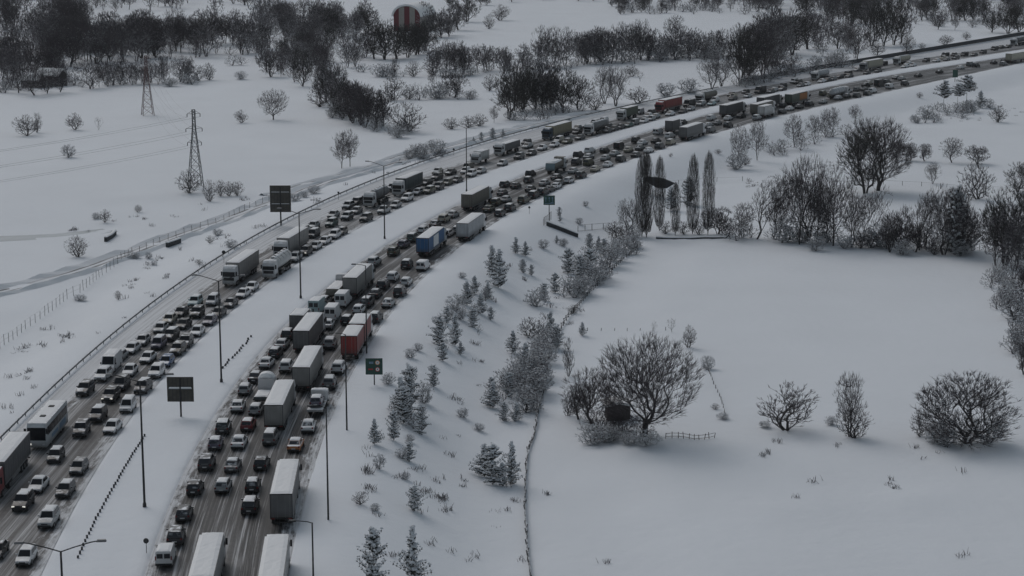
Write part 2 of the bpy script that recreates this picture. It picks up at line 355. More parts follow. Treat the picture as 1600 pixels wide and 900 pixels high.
def ribbon(name, pts, width, mat, lift=.03, step=4.0, bank=0.0):
    """a strip that follows the ground through pixel points"""
    w = [Vector(gp(*p)) for p in pts]; Q = []
    for a, b in zip(w[:-1], w[1:]):
        n = max(1, int((b - a).length / step)); Q += [a.lerp(b, i / n) for i in range(n)]
    Q.append(w[-1])
    for _ in range(4): Q = [Q[0]] + [(Q[i - 1] + 2 * Q[i] + Q[i + 1]) / 4 for i in range(1, len(Q) - 1)] + [Q[-1]]
    V = []; U = []; run = 0; nc = 6
    for i, p in enumerate(Q):
        d = (Q[min(i + 1, len(Q) - 1)] - Q[max(i - 1, 0)]); d.z = 0; d.normalize(); s = Vector((d.y, -d.x, 0))
        if i: run += (p - Q[i - 1]).length
        for j in range(nc + 1):
            u = (j / nc - .5) * width; q = p + s * u; V.append((q.x, q.y, hgt(q.x, q.y) + (lift if 0 < j < nc else -.3) + (bank * (1 + noise.noise((q.x * .3, q.y * .2, 2))) if j in (1, nc - 1) else 0))); U.append((u, run))
    W = nc + 1
    Fc = [(r * W + j, r * W + j + 1, (r + 1) * W + j + 1, (r + 1) * W + j) for r in range(len(Q) - 1) for j in range(nc)]
    me = bpy.data.meshes.new(name); me.from_pydata(V, [], Fc); me.materials.append(mat); ul = me.uv_layers.new(name='road')
    li = np.zeros(len(me.loops), dtype=np.int32); me.loops.foreach_get('vertex_index', li); ul.data.foreach_set('uv', np.array(U)[li].ravel()); me.update()
    return struct(name, me)
ribbon('service_road', [(-40, 466), (40, 448), (120, 425), (200, 398), (280, 368), (360, 340), (430, 314), (500, 289), (560, 271), (620, 254), (700, 231), (780, 209), (860, 190), (930, 176)], 8.0, M['track'], .05, bank=.55)
ribbon('farm_track_path', [(420, 306), (470, 290), (520, 277), (580, 262), (640, 240), (690, 226)], 6, M['track'], .03, bank=.4)
ribbon('frozen_stream', [(-20, 374), (40, 372), (100, 371), (150, 366), (172, 360)], 9, plain('grey_ice', (.36, .40, .43), .5, 0, .12, .3), .04)
ribbon('field_path', [(905, 182), (1000, 163), (1100, 143), (1180, 129)], 2.5, M['track'], .03)

# ------------------------------------------------------------------ labels from neighbours
LAND = []            # (px, py, phrase)
ORD = ['', 'second ', 'third ', 'fourth ', 'fifth ', 'sixth ', 'seventh ', 'eighth ', 'ninth ', 'tenth ']
def where(dx, dy):
    h = 'right' if dx > 0 else 'left'; v = 'above' if dy < 0 else 'below'
    if abs(dx) > 2.2 * abs(dy): return h + ' of'
    if abs(dy) > 2.2 * abs(dx): return v
    return v + ' and ' + h + ' of'
def auto_label(items, lands, maxw=16):
    """items: (obj, desc, px, py): label each by the nearest landmark, the side of it and, where two would read alike, by its rank"""
    cell = {}
    for it in items:
        o, desc, x, y = it; best = None
        for lx, ly, ph in lands:
            d = math.hypot(x - lx, (y - ly) * 1.3)
            if best is None or d < best[0]: best = (d, lx, ly, ph)
        d, lx, ly, ph = best; wh = where(x - lx, y - ly)
        cell.setdefault((desc, ph, wh), []).append((d, o))
    for (desc, ph, wh), L in cell.items():
        L.sort(key=lambda q: q[0])
        for i, (d, o) in enumerate(L):
            if len(L) == 1: s = f'{desc} {wh} {ph}'
            elif i == 0: s = f'{desc} {wh} {ph}, nearest such'
            else: s = f'{ORD[i] if i < 10 else str(i + 1) + "th "}{desc} {wh} {ph}'.replace('  ', ' ')
            o['label'] = ' '.join(s.split()[:maxw])

# ------------------------------------------------------------------ cars
# kind: length, width, belt z, roof z, [cabin base rear, cabin roof rear, cabin roof front, cabin base front] (y, front positive), bonnet z, tail z, ground clearance
KIND = dict(
    s=(4.6, 1.80, .93, 1.45, (-1.75, -1.15, .35, 1.15), .80, .95, .22),
    h=(4.1, 1.75, .93, 1.49, (-2.02, -1.70, .35, 1.10), .82, .90, .22),
    u=(4.6, 1.88, 1.08, 1.72, (-2.25, -1.95, .45, 1.15), 1.02, 1.05, .30),
    m=(4.4, 1.82, 1.05, 1.80, (-2.18, -2.02, .75, 1.50), .98, 1.0, .24),
    p=(5.2, 1.88, 1.08, 1.76, (-.55, -.40, .75, 1.45), 1.05, 1.0, .32))
KN = dict(s='saloon car', h='hatchback', u='SUV', m='people carrier', p='pickup', V='panel van', v='small van')
def lower_secs(L, W, belt, bonnet, tail, clr, cab):
    """closed cross-sections of the lower body from tail to nose"""
    h = L / 2; secs = []
    for y, zt, wf, zb in ((-h, tail * .72, .86, clr + .16), (-h + .05, tail * .94, .93, clr + .06), (-h + .22, tail, .98, clr), (cab[0] + .1 if cab[0] > -h + .5 else -h + .5, max(tail, belt), 1, clr),
                          (0, belt, 1, clr), (cab[3], bonnet + .06, 1, clr), (h - .55, bonnet * .94, .97, clr), (h - .16, bonnet * .82, .91, clr + .04), (h - .02, bonnet * .66, .80, clr + .14)):
        w = W / 2 * wf; zm = zb + (zt - zb) * .55
        secs.append([(-w * .93, y, zb), (w * .93, y, zb), (w, y, zm), (w * .965, y, zt - .07), (w * .86, y, zt), (0, y, zt + .025), (-w * .86, y, zt), (-w * .965, y, zt - .07), (-w, y, zm)])
    return secs
def quad_inset(pts, m0=.06, m1=.1, off=.012):
    a, b, c, d = [Vector(p) for p in pts]; n = (b - a).cross(d - a).normalized() * off
    def P(s, t): return tuple(a.lerp(b, s).lerp(d.lerp(c, s), t) + n)
    return [P(m0, m1), P(1 - m0, m1), P(1 - m0, 1 - m1), P(m0, 1 - m1)]
def slab(mb, x0, x1, y0, y1, z, h, seed, m=0, nx=5, ny=8, tap=.06):
    """uneven snow layer with soft, ragged edges"""
    rg = random.Random(seed); n = len(mb.v)
    for i in range(ny + 1):
        for j in range(nx + 1):
            u = j / nx; t = i / ny; ed = min(u, 1 - u, t, 1 - t)
            x = x0 + (x1 - x0) * u; y = y0 + (y1 - y0) * t
            if ed == 0: x += rg.uniform(-1, 1) * tap * .3; y += rg.uniform(-1, 1) * tap * .5; zz = z
            else: zz = z + h * rg.uniform(.75, 1.15)
            mb.v.append((x, y, zz))
    W = nx + 1
    for i in range(ny):
        for j in range(nx): mb.f.append((n + i * W + j, n + i * W + j + 1, n + (i + 1) * W + j + 1, n + (i + 1) * W + j)); mb.m.append(m)
_cache = {}
def car_meshes(kind, full):
    key = (kind, full)
    if key in _cache: return _cache[key]
    L, W, belt, roof, cab, bonnet, tail, clr = KIND[kind]; out = []
    body = MB(); body.loft(lower_secs(L, W, belt, bonnet, tail, clr, cab), 0)
    b0, r0, r1, b1 = cab; wb = W / 2 * .90; wr = W / 2 * .72
    zb0 = belt - .02
    B = [(-wb, b0, zb0), (wb, b0, zb0), (wb, b1, zb0 - (belt - bonnet) * .6), (-wb, b1, zb0 - (belt - bonnet) * .6)]
    T = [(-wr, r0, roof - .04), (wr, r0, roof - .04), (wr, r1, roof - .02), (-wr, r1, roof - .02)]
    n = len(body.v); body.v += B + T
    for q in ((0, 1, 5, 4), (1, 2, 6, 5), (2, 3, 7, 6), (3, 0, 4, 7), (4, 5, 6, 7)): body.f.append(tuple(n + i for i in q)); body.m.append(0)
    # slightly domed roof
    mid = (r0 + r1) / 2; n = len(body.v)
    body.v += [(-wr * .95, r0 + .03, roof - .035), (wr * .95, r0 + .03, roof - .035), (wr * .95, r1 - .03, roof - .015), (-wr * .95, r1 - .03, roof - .015), (-wr * .8, mid, roof + .02), (wr * .8, mid, roof + .02)]
    for q in ((0, 1, 5, 4), (4, 5, 2, 3), (1, 2, 5), (3, 0, 4)): body.f.append(tuple(n + i for i in q)); body.m.append(0)
    body.box(-W / 2 * .9, W / 2 * .9, -L / 2 + .3, L / 2 - .3, clr - .04, clr + .1, 1)
    if kind == 'p':      # open load bed
        body.box(-W / 2 * .80, W / 2 * .80, -L / 2 + .12, b0 - .1, tail + .03, tail + .04, 1)
    if not full:
        wy = L * .30
        for sx in (-1, 1):
            for y in (-wy, wy): body.disc_x(sx * (W / 2 - .20), sx * (W / 2 + .01), y, .32, .32, 10, 1)
    out.append(('body', body, ['PAINT', M['trim']], None))
    g = MB(); g.face(quad_inset([B[2], B[3], T[3], T[2]], .07, .08)); out.append(('windscreen', g, [M['glass']], None))
    g = MB(); g.face(quad_inset([B[0], B[1], T[1], T[0]], .09, .16 if kind in 'sh' else .2)); out.append(('rear_window', g, [M['glassf']], None))
    if full:
        for sx in (1, -1):
            g = MB(); q = [B[1], B[2], T[2], T[1]] if sx > 0 else [B[3], B[0], T[0], T[3]]
            a, b, c, d = [Vector(p) for p in quad_inset(q, .07, .14)]
            m1 = a.lerp(b, .49); m2 = d.lerp(c, .49); m3 = a.lerp(b, .53); m4 = d.lerp(c, .53)
            g.face([a, m1, m2, d]); g.face([m3, b, c, m4]); out.append(('side_window', g, [M['glass']], None))
        wy = L * .30
        for sx in (-1, 1):
            for y in (-wy, wy):
                w = MB(); x0 = sx * (W / 2 - .21); x1 = sx * (W / 2 + .012); w.disc_x(x0, x1, y, .33, .33, 14, 0); w.disc_x(x1, x1 + sx * .006, y, .33, .19, 10, 1)
                out.append(('wheel', w, [M['tyre'], M['rim']], None))
            hl = MB(); x0 = sx * W * .24; x1 = sx * W * .43; z = bonnet * .72
            a, b = min(x0, x1), max(x0, x1); hl.box(a, b, L / 2 - .20, L / 2 - .03, z - .07, z + .07, 0, .02, .02); out.append(('headlight', hl, ['HEAD'], None))
            tl = MB(); x0 = sx * W * .33; x1 = sx * W * .46; a, b = min(x0, x1), max(x0, x1); z = tail * .86
            tl.box(a, b, -L / 2 - .01, -L / 2 + .18, z - .10, z + .10, 0, .01, .01); out.append(('tail_light', tl, [M['tail']], None))
            mi = MB(); x0 = sx * W * .47; x1 = sx * (W * .5 + .17); a, b = min(x0, x1), max(x0, x1); mi.box(a, b, b1 - .62, b1 - .50, belt + .02, belt + .17, 0, .01, .01); out.append(('mirror', mi, ['PAINT2'], None))
        bm = MB(); bm.box(-W * .45, W * .45, -L / 2 - .05, -L / 2 + .2, clr + .08, clr + .30, 0, .03, .03); out.append(('bumper', bm, [M['trim']], None))
        bm = MB(); bm.box(-W * .40, W * .40, L / 2 - .2, L / 2 + .03, clr + .06, clr + .26, 0, .04, .03); bm.box(-W * .2, W * .2, L / 2 - .15, L / 2 + .01, bonnet * .6, bonnet * .72, 0, .02, .02); out.append(('bumper', bm, [M['trim']], None))
        pl = MB(); z = tail * .62; pl.box(-.26, .26, -L / 2 - .065, -L / 2 + .02, z - .06, z + .06); out.append(('number_plate', pl, [M['plate']], None))
    sn = MB(); slab(sn, -wr * .93, wr * .93, r0 + .04, r1 - .04, roof - .02, .10, 5); out.append(('roof_snow', sn, [M['snowcap']], 'SNOW'))
    if kind != 'p' and kind != 'm':
        sn = MB(); slab(sn, -W * .36, W * .36, b1 + .15, L / 2 - .25, bonnet - .015, .05, 9, tap=.2); out.append(('bonnet_snow', sn, [M['snowcap']], 'SNOW2'))
    res = [(nm, mb.mesh('car_' + nm, [x if not isinstance(x, str) else None for x in mats]), mats, fl) for nm, mb, mats, fl in out]
    _cache[key] = res; return res
def van_meshes(kind, full):
    key = (kind, full)
    if key in _cache: return _cache[key]
    L, W, H = (5.9, 2.02, 2.55) if kind == 'V' else (4.5, 1.82, 1.88); h = L / 2; out = []
    nose = 1.05 if kind == 'V' else .95
    prof = [(-h, .3), (-h, H - .1), (-h + .08, H), (h - nose - .75, H), (h - nose - .2, H - .12), (h - .62, nose + .18), (h - .08, nose * .9), (h, .62), (h - .03, .3)]
    b = MB()
    for sgn in (1,):
        secs = []
    n = len(b.v); w = W / 2
    for y, z in prof:
        ww = w * (1 if z < 1.1 else 1 - .10 * (z - 1.1) / (H - 1.1)); b.v += [(-ww, y, z), (ww, y, z)]
    k = len(prof)
    for i in range(k):
        j = (i + 1) % k; b.f.append((n + 2 * i, n + 2 * i + 1, n + 2 * j + 1, n + 2 * j)); b.m.append(0)
    b.f.append(tuple(n + 2 * i for i in range(k))); b.m.append(0); b.f.append(tuple(n + 2 * i + 1 for i in range(k))[::-1]); b.m.append(0)
    out.append(('body', b, ['PAINT'], None))
    def wx(z): return w * (1 if z < 1.1 else 1 - .10 * (z - 1.1) / (H - 1.1))
    y0, z0, y1, z1 = h - nose - .2, H - .12, h - .62, nose + .18
    g = MB(); g.face(quad_inset([(wx(z1), y1, z1), (-wx(z1), y1, z1), (-wx(z0), y0, z0), (wx(z0), y0, z0)], .06, .06)); out.append(('windscreen', g, [M['glass']], None))
    for sx in (-1, 1):
        g = MB(); a = w * .08; x0, x1 = (a, w * .78) if sx > 0 else (-w * .78, -a)
        g.face([(x0, -h - .012, H * .58), (x1, -h - .012, H * .58), (x1, -h - .012, H * .86), (x0, -h - .012, H * .86)]); out.append(('rear_window', g, [M['glassf']], None))
        g = MB(); xx = sx * (wx(1.6) + .012); g.face([(xx, y0 - .5, nose + .2), (xx, y1 - .05, nose + .2), (xx * .985, y0 + .05, H - .45), (xx * .985, y0 - .5, H - .45)][::sx]); out.append(('side_window', g, [M['glass']], None))
        for y in (-L * .3, L * .32):
            q = MB(); q.disc_x(sx * (w - .22), sx * (w + .01), y, .34, .34, 14, 0); q.disc_x(sx * (w + .01), sx * (w + .016), y, .34, .2, 10, 1); out.append(('wheel', q, [M['tyre'], M['rim']], None))
        q = MB(); a, c = sorted((sx * w * .84, sx * w * .985)); q.box(a, c, -h - .015, -h + .05, .9, 1.35); out.append(('tail_light', q, [M['tail']], None))
        q = MB(); a, c = sorted((sx * w * .55, sx * w * .9)); q.box(a, c, h - .2, h + .0, .68, .86, 0, .02, .02); out.append(('headlight', q, ['HEAD'], None))
        q = MB(); a, c = sorted((sx * (w - .02), sx * (w + .2))); q.box(a, c, y1 - .45, y1 - .33, nose + .2, nose + .48); out.append(('mirror', q, [M['trim']], None))
    q = MB(); q.box(-w * .97, w * .97, -h - .07, -h + .1, .32, .52); out.append(('bumper', q, [M['trim']], None))
    q = MB(); q.box(-w * .9, w * .9, h - .1, h + .05, .30, .55, 0, .05, .02); q.box(-w * .9, w * .9, -h + .3, h - .4, .22, .34); out.append(('bumper', q, [M['trim']], None))
    sn = MB(); slab(sn, -w * .86, w * .86, -h + .08, h - nose - .8, H - .01, .10, 3); out.append(('roof_snow', sn, [M['snowcap']], 'SNOW'))
    res = [(nm, mb.mesh('van_' + nm, [x if not isinstance(x, str) else None for x in mats]), mats, fl) for nm, mb, mats, fl in out]
    _cache[key] = res; return res
def place_vehicle(kind, colr, x, y, z, rz, snow, full, lit=False):
    nm = {'V': 'van', 'v': 'van', 'p': 'pickup_truck'}.get(kind, 'car')
    t = empty(nm, (x, y, z), rz)
    lst = van_meshes(kind, full) if kind in 'Vv' else car_meshes(kind, full)
    for pn, me, mats, fl in lst:
        if fl == 'SNOW' and snow < 1: continue
        if fl == 'SNOW2' and snow < 2: continue
        o = link(pn, me, t)
        for i, mt in enumerate(mats):
            if isinstance(mt, str):
                o.material_slots[i].link = 'OBJECT'
                o.material_slots[i].material = {'PAINT': (SNOWP if snow >= 2 else PAINT)[colr], 'PAINT2': PAINT[colr], 'HEAD': M['lit'] if lit else M['head']}[mt]
    return t
# x y kind colour snow  (x, y: middle of the vehicle in the photograph), near carriageway, seen from behind
NEAR = """
259 867 v w 1;275 835 u d 0;288 799 h d 0;305 759 h k 0;323 721 u d 0;337 690 h p 1;349 665 u d 2;372 632 s w 0;383 606 h s 1;349 756 h s 1;364 724 s g 1;374 688 s w 1;388 661 h r 1;402 635 h s 1
395 755 h k 1;391 788 u k 1;409 721 h k 0;423 682 m g 1;462 692 s o 2;482 663 s w 1;516 535 u s 1;452 520 u k 1;441 536 s s 1;431 549 h k 1;417 565 s w 1;400 587 s k 1;448 571 u w 2
530 573 u w 1;515 596 u g 1;543 498 h k 1;536 467 V w 1;497 477 V t 1;520 488 V w 1;513 505 s s 2;512 466 u g 1;561 482 h w 2;574 471 u d 1;587 495 u k 1;607 472 s s 1;587 457 s k 1;599 444 u k 0;614 432 u w 1
625 455 m k 0;635 439 h w 2;661 415 v w 1;636 412 u k 1;585 408 u s 1;615 392 u y 0;631 380 h p 0;645 371 m e 1;662 358 h w 1;702 362 h w 1;713 359 h g 2;708 334 s s 1;694 341 u i 0;680 349 s k 1
785 300 s d 0;806 289 s k 0;776 315 u y 1;790 311 s s 1;797 324 u k 1;764 325 s y 0;781 332 h d 1;818 312 m y 0;836 303 u k 1;829 294 s k 0;853 297 u k 0;826 280 h d 1;851 285 s s 1;870 276 s k 1;868 287 s g 1
889 281 h w 1;884 289 s w 2;896 266 s s 1;908 273 u d 0;920 244 s g 2;920 254 m y 0;930 263 s i 0;945 234 h k 0;946 246 s s 1;950 256 s w 1;961 239 s s 1;970 248 u k 1;967 228 v k 0;982 233 s i 0;995 241 s k 1
863 296 s d 0;994 219 m k 0;1000 230 s g 0;1014 234 s w 1;1004 222 s w 2;1025 219 s k 0;1031 228 u d 0;1047 212 u w 0;1048 222 u i 1;1028 206 v w 1;1112 184 u w 1;1107 195 s s 1;1121 191 s g 0;1138 184 s w 1;1138 195 u k 0
1158 180 s d 0;1234 169 s w 1;1249 166 s k 0;1265 162 u k 0;1224 164 h k 0;1286 158 s s 0;1286 146 m y 0;1298 148 h i 0;1307 152 s s 1;1313 144 s w 1;1325 141 s w 1;1323 149 s g 1;1339 139 h g 0;1339 149 u k 0
1353 132 s k 0;1352 139 s d 0;1360 146 u k 0;1374 130 V k 0;1386 127 h d 0;1390 135 v w 1;1409 122 s s 1;1414 130 u d 1;1435 117 s d 0;1468 111 s k 0;1501 105 s w 1;1525 102 u k 0;1553 97 s d 0
"""
FAR = """
-4 857 s k 0;87 710 h k 1;123 728 h g 0;60 755 s w 1;36 783 u k 1 L;102 763 h d 1;76 809 u s 1;41 867 h w 0;127 670 u d 0;153 647 u k 1;177 665 s w 1;202 633 m w 1;173 617 u k 0 L;133 607 u d 0;190 599 m d 0;231 604 u d 1
161 585 u w 1;174 566 V w 1;188 553 s s 1;203 577 s w 1;205 544 s w 1;223 530 s s 0;231 557 s w 0;251 580 u w 0;268 563 h b 0;285 545 u n 0;248 536 m p 1;267 523 u k 1;251 511 s s 1;265 497 s i 1;287 505 s k 0;300 533 u k 0
316 516 s w 1;283 486 s k 0;308 488 u k 0;305 471 u t 1;333 469 m w 1;352 487 s k 0;367 472 s d 0;386 457 s w 0;399 447 s w 1;332 499 s p 1;468 402 u s 0;488 392 u k 0 L;500 383 s w 1;512 375 s w 1;526 366 u w 1;539 361 h n 0
490 365 m d 1;490 351 s s 1;473 360 u w 0;518 348 u e 1;521 334 s s 1;542 338 u k 2;557 328 s g 1;539 321 u d 2;548 315 u d 1;572 340 u k 1;601 328 p s 1;618 319 s s 1;636 309 u w 1;654 299 s g 2;669 297 u y 1
666 284 s k 0;683 276 u k 0;704 268 s k 0;731 261 m n 0;699 284 h y 0;716 280 s d 0;685 291 u k 0;736 271 u w 1;751 266 s s 1;785 254 s s 1;811 244 u d 0;830 238 s k 1;847 230 s w 1;866 225 s w 1;886 220 s y 1
902 205 s k 0;906 214 s d 0;950 202 s d 0;959 200 s k 0;967 198 s k 0;981 195 s e 0;1006 188 s w 1;1013 180 s w 1;1024 181 s s 1;1017 176 u k 0;1047 177 s w 2;1067 173 s d 0;1077 162 V k 0;1079 169 s s 0;1095 162 u s 1
1112 161 s t 1;1143 147 s k 0;1145 153 s d 0;1165 143 h k 0;1168 149 s s 0;1188 141 V k 0;1208 140 s s 1;1223 134 u k 0;1223 141 s d 0;1234 139 s k 0;1247 128 u k 0;1253 132 s g 0;1270 131 s w 1;1293 125 s w 1;1304 125 s k 0
1312 119 s d 0;1325 115 v k 0;1318 123 h g 0;1341 118 s d 0;1339 108 s w 1;1370 113 s k 0;1393 110 s d 0;1431 103 s w 1;1447 94 u k 0;1447 101 s w 1;1463 94 s w 1;1477 86 v k 0;1479 92 s g 1;1493 90 u d 0;1507 85 v k 0
1522 85 s d 0;1536 81 u k 0;1554 76 v k 0;1564 73 s d 0;1575 72 s k 0
"""
V_ALL = []; BLOCK = []     # trucks: (x, y, heading vector, half length)
def heading(X, Y, near):
    s = slope(Y, None) if near else (slope(Y, cUR) + slope(Y, cUT)) / 2
    d = Vector((s, 1, 0)).normalized(); return d
# ------------------------------------------------------------------ lorries
def wheels(parent, ys, w, r=.5, dual=True):
    for y in ys:
        for sx in (-1, 1):
            q = MB(); q.disc_x(sx * (w - .5), sx * w, y, r, r, 16, 0); q.disc_x(sx * w, sx * (w + .01), y, r, r * .55, 10, 1)
            part('wheel', q, [M['tyre'], M['rim']], parent)
def cab(parent, y, colr, H=3.6, snow=True, sleeper=2.2, lit=False):
    """tractor cab, front face at y, sleeper metres long"""
    pm = colr; W = 1.24; b = MB(); y0 = y - sleeper
    prof = [(y0, .95), (y0, H - .15), (y0 + .25, H), (y - .75, H), (y - .35, H - .35), (y - .06, H - 1.05), (y, 1.75), (y, .62), (y - .4, .5), (y - .6, .95)]
    n = len(b.v); k = len(prof)
    for yy, z in prof:
        ww = W * (1 if z < H - .9 else .93) ; b.v += [(-ww, yy, z), (ww, yy, z)]
    for i in range(k):
        j = (i + 1) % k; b.f.append((n + 2 * i, n + 2 * i + 1, n + 2 * j + 1, n + 2 * j)); b.m.append(0)
    b.f.append(tuple(n + 2 * i for i in range(k))); b.m.append(0); b.f.append(tuple(n + 2 * i + 1 for i in range(k))[::-1]); b.m.append(0)
    body = part('cab', b, pm, parent)
    g = MB(); g.face(quad_inset([(W, y, 1.80), (-W, y, 1.80), (-W * .97, y - .04, H - 1.0), (W * .97, y - .04, H - 1.0)], .04, .02, .04)); part('windscreen', g, M['glass'], parent)
    g = MB(); g.box(-W * .92, W * .92, y - .45, y + .12, H - 1.02, H - .90, 0, .05, .02); part('sun_visor', g, M['trim'], parent)
    g = MB(); g.box(-W * .78, W * .78, y - .05, y + .03, 1.12, 1.68, 0)
    part('grille', g, M['trim'], parent)
    g = MB(); g.box(-W, W, y - .5, y + .06, .42, .78, 0, .02, .04); part('bumper', g, pm, parent)
    for sx in (-1, 1):
        a, c = sorted((sx * W * .6, sx * W * .95)); g = MB(); g.box(a, c, y - .05, y + .075, .80, .98); part('headlight', g, M['lit'] if lit else M['head'], parent)
        g = MB(); xx = sx * (W + .012); g.face([(xx, y - 1.15, 1.9), (xx, y - .22, 1.9), (xx, y - .30, H - 1.0), (xx, y - 1.15, H - 1.0)][::sx]); part('side_window', g, M['glass'], parent)
        a, c = sorted((sx * (W + .03), sx * (W + .26))); g = MB(); g.box(a, c, y - .22, y - .10, 2.0, 2.75); part('mirror', g, M['trim'], parent)
    if snow:
        g = MB(); slab(g, -W * .88, W * .88, y0 + .1, y - .8, H - .01, .12, int(y * 10) % 97, nx=6, ny=6, tap=.2); part('roof_snow', g, M['snowcap'], parent)
    return body
def frame(parent, y0, y1, z=1.05):
    g = MB(); g.box(-.45, -.30, y0, y1, z - .25, z); g.box(.30, .45, y0, y1, z - .25, z)
    for i in range(int((y1 - y0) / 1.5)): g.box(-.3, .3, y0 + .4 + i * 1.5, y0 + .52 + i * 1.5, z - .2, z - .04)
    part('chassis', g, M['under'], parent)
def boxbody(parent, y0, y1, mat, z0=1.15, z1=4.0, W=1.275, ribs=True, snow=True, side2=None, doormat=None, openr=None):
    b = MB(); b.box(-W, W, y0, y1, z0, z1, 0)
    body = part('box_body', b, [mat], parent)
    r = MB()
    if ribs:
        n = int((y1 - y0) / 1.15)
        for i in range(n + 1):
            y = y0 + .05 + (y1 - y0 - .12) * i / n
            for sx in (-1, 1): a, c = sorted((sx * (W - .01), sx * (W + .022))); r.box(a, c, y, y + .05, z0 + .1, z1 - .12)
    for sx in (-1, 1):
        a, c = sorted((sx * (W - .02), sx * (W + .03))); r.box(a, c, y0 - .01, y1 + .01, z1 - .12, z1 + .015); r.box(a, c, y0 - .01, y1 + .01, z0 - .06, z0 + .1)
    part('side_rails', r, M['rimg'], parent)
    d = MB()                                     # rear doors: two leaves with lock rods
    for sx in (-1, 1):
        a, c = sorted((sx * .02, sx * (W - .06))); q = MB(); q.box(a, c, y0 - .035, y0 + .01, z0 + .08, z1 - .12)
        dr = part('rear_door', q, doormat or mat, parent)
        q = MB()
        for fx in (.35, .75): xx = sx * W * fx; q.box(xx - .02, xx + .02, y0 - .06, y0 - .03, z0 + .05, z1 - .1)
        part('lock_rod', q, M['rimg'], dr)
    q = MB(); q.box(-W, W, y0 - .045, y0 + .0, z1 - .11, z1 + .012); q.box(-W - .004, -W + .07, y0 - .04, y0, z0, z1 - .12); q.box(W - .07, W + .004, y0 - .04, y0, z0, z1 - .12); part('door_frame', q, M['trim'], parent)
    q = MB(); q.box(-W, W, y0 - .02, y0 + .1, z0 - .16, z0 + .06); q.box(-1.15, 1.15, y0 - .04, y0 + .06, .52, .66); q.box(-.9, -.8, y0, y0 + .1, .6, z0 - .1); q.box(.8, .9, y0, y0 + .1, .6, z0 - .1); part('rear_bumper', q, M['under'], parent)
    for sx in (-1, 1):
        a, c = sorted((sx * .78, sx * 1.2)); q = MB(); q.box(a, c, y0 - .06, y0 + .02, z0 - .15, z0 - .03); part('tail_light', q, M['tail'], parent)
    if side2:
        for sx in (-1, 1):
            q = MB(); a, c = sorted((sx * (W + .024), sx * (W + .034))); q.box(a, c, y0 + (y1 - y0) * side2[1], y0 + (y1 - y0) * side2[2], z0 + .35, z1 - .3); part('side_graphic', q, side2[0], body)
    if snow:
        s = MB(); slab(s, -W * .985, W * .985, y0 + .03, y1 - .03, z1 + .005, .13, int(abs(y0 * 31 + y1 * 7)) % 99, nx=6, ny=26, tap=.10); part('roof_snow', s, M['snowcap'], parent)
    return body
def tank(parent, y0, y1, mat, r=1.15, zc=2.45, cone=False, snow=True):
    b = MB(); K = 22; secs = []
    n = 12
    for i in range(n + 1):
        t = i / n; y = y0 + (y1 - y0) * t; e = min(t, 1 - t); rr = r * (1 - (1 - min(e / .05, 1)) ** 2 * .45); dz = 0
        if cone: dz = -.25 * math.sin(math.pi * t); rr *= 1 + .06 * math.sin(math.pi * t)
        secs.append([(rr * 1.05 * math.cos(a), y, zc + dz * .5 + rr * math.sin(a)) for a in [2 * math.pi * j / K for j in range(K)]])
    b.loft(secs, 0); o = part('tank', b, mat, parent)
    for p in o.data.polygons: p.use_smooth = len(p.vertices) == 4
    for i in range(1, 5):
        q = MB(); y = y0 + (y1 - y0) * i / 5
        q.loft([[(r * 1.075 * math.cos(a), yy, zc + (r * 1.03) * math.sin(a)) for a in [2 * math.pi * j / K for j in range(K)]] for yy in (y - .05, y + .05)], 0)
        bd = part('tank_band', q, M['rimg'], o); q = MB(); q.tube((0, y, zc + r - .02), (0, y, zc + r + .16), .28, .28, 10); part('manhole', q, M['rimg'], o)
    q = MB(); q.box(-.35, .35, y0 + .4, y1 - .4, zc + r + .03, zc + r + .06); q.box(-1.1, 1.1, y0 - .1, y0 + .05, .55, .75); q.box(-1.15, -.95, y0 + .5, y1 - .5, 1.2, 1.34); q.box(.95, 1.15, y0 + .5, y1 - .5, 1.2, 1.34); part('walkway', q, M['under'], parent)
    if snow:
        s = MB(); slab(s, -r * .45, r * .45, y0 + .3, y1 - .3, zc + r * .90, .20, 5, nx=6, ny=20, tap=.3); part('tank_snow', s, M['snowcap'], parent)
M['rimg'] = plain('grey_rails', (.19, .19, .195), .5, .2)
BOX = {k: box_mat('box_' + k, c) for k, c in dict(white=(.50, .50, .50), grey=(.13, .13, .133), dirty=(.23, .225, .22), dgrey=(.09, .092, .10), red=(.24, .028, .024), blue=(.035, .12, .27), yellow=(.30, .27, .19), teal=(.022, .040, .048), cream=(.38, .36, .29), brown=(.15, .14, .12), pale=(.42, .43, .45), green=(.08, .10, .075), cyan=(.17, .24, .27), orange=(.36, .14, .03)).items()}
for b_m in BOX.values():
    nt = b_m.node_tree
CABM = {k: snowtop(plain('cab_' + k, c, .4, 0, .06, 2, dirt=(.12, .11, .10), dirtz=(.5, 1.4)), .5, .9, .6, 1.2) for k, c in dict(white=(.55, .55, .56), blue=(.020, .045, .075), red=(.21, .02, .025), grey=(.25, .25, .26), pale=(.44, .46, .48)).items()}
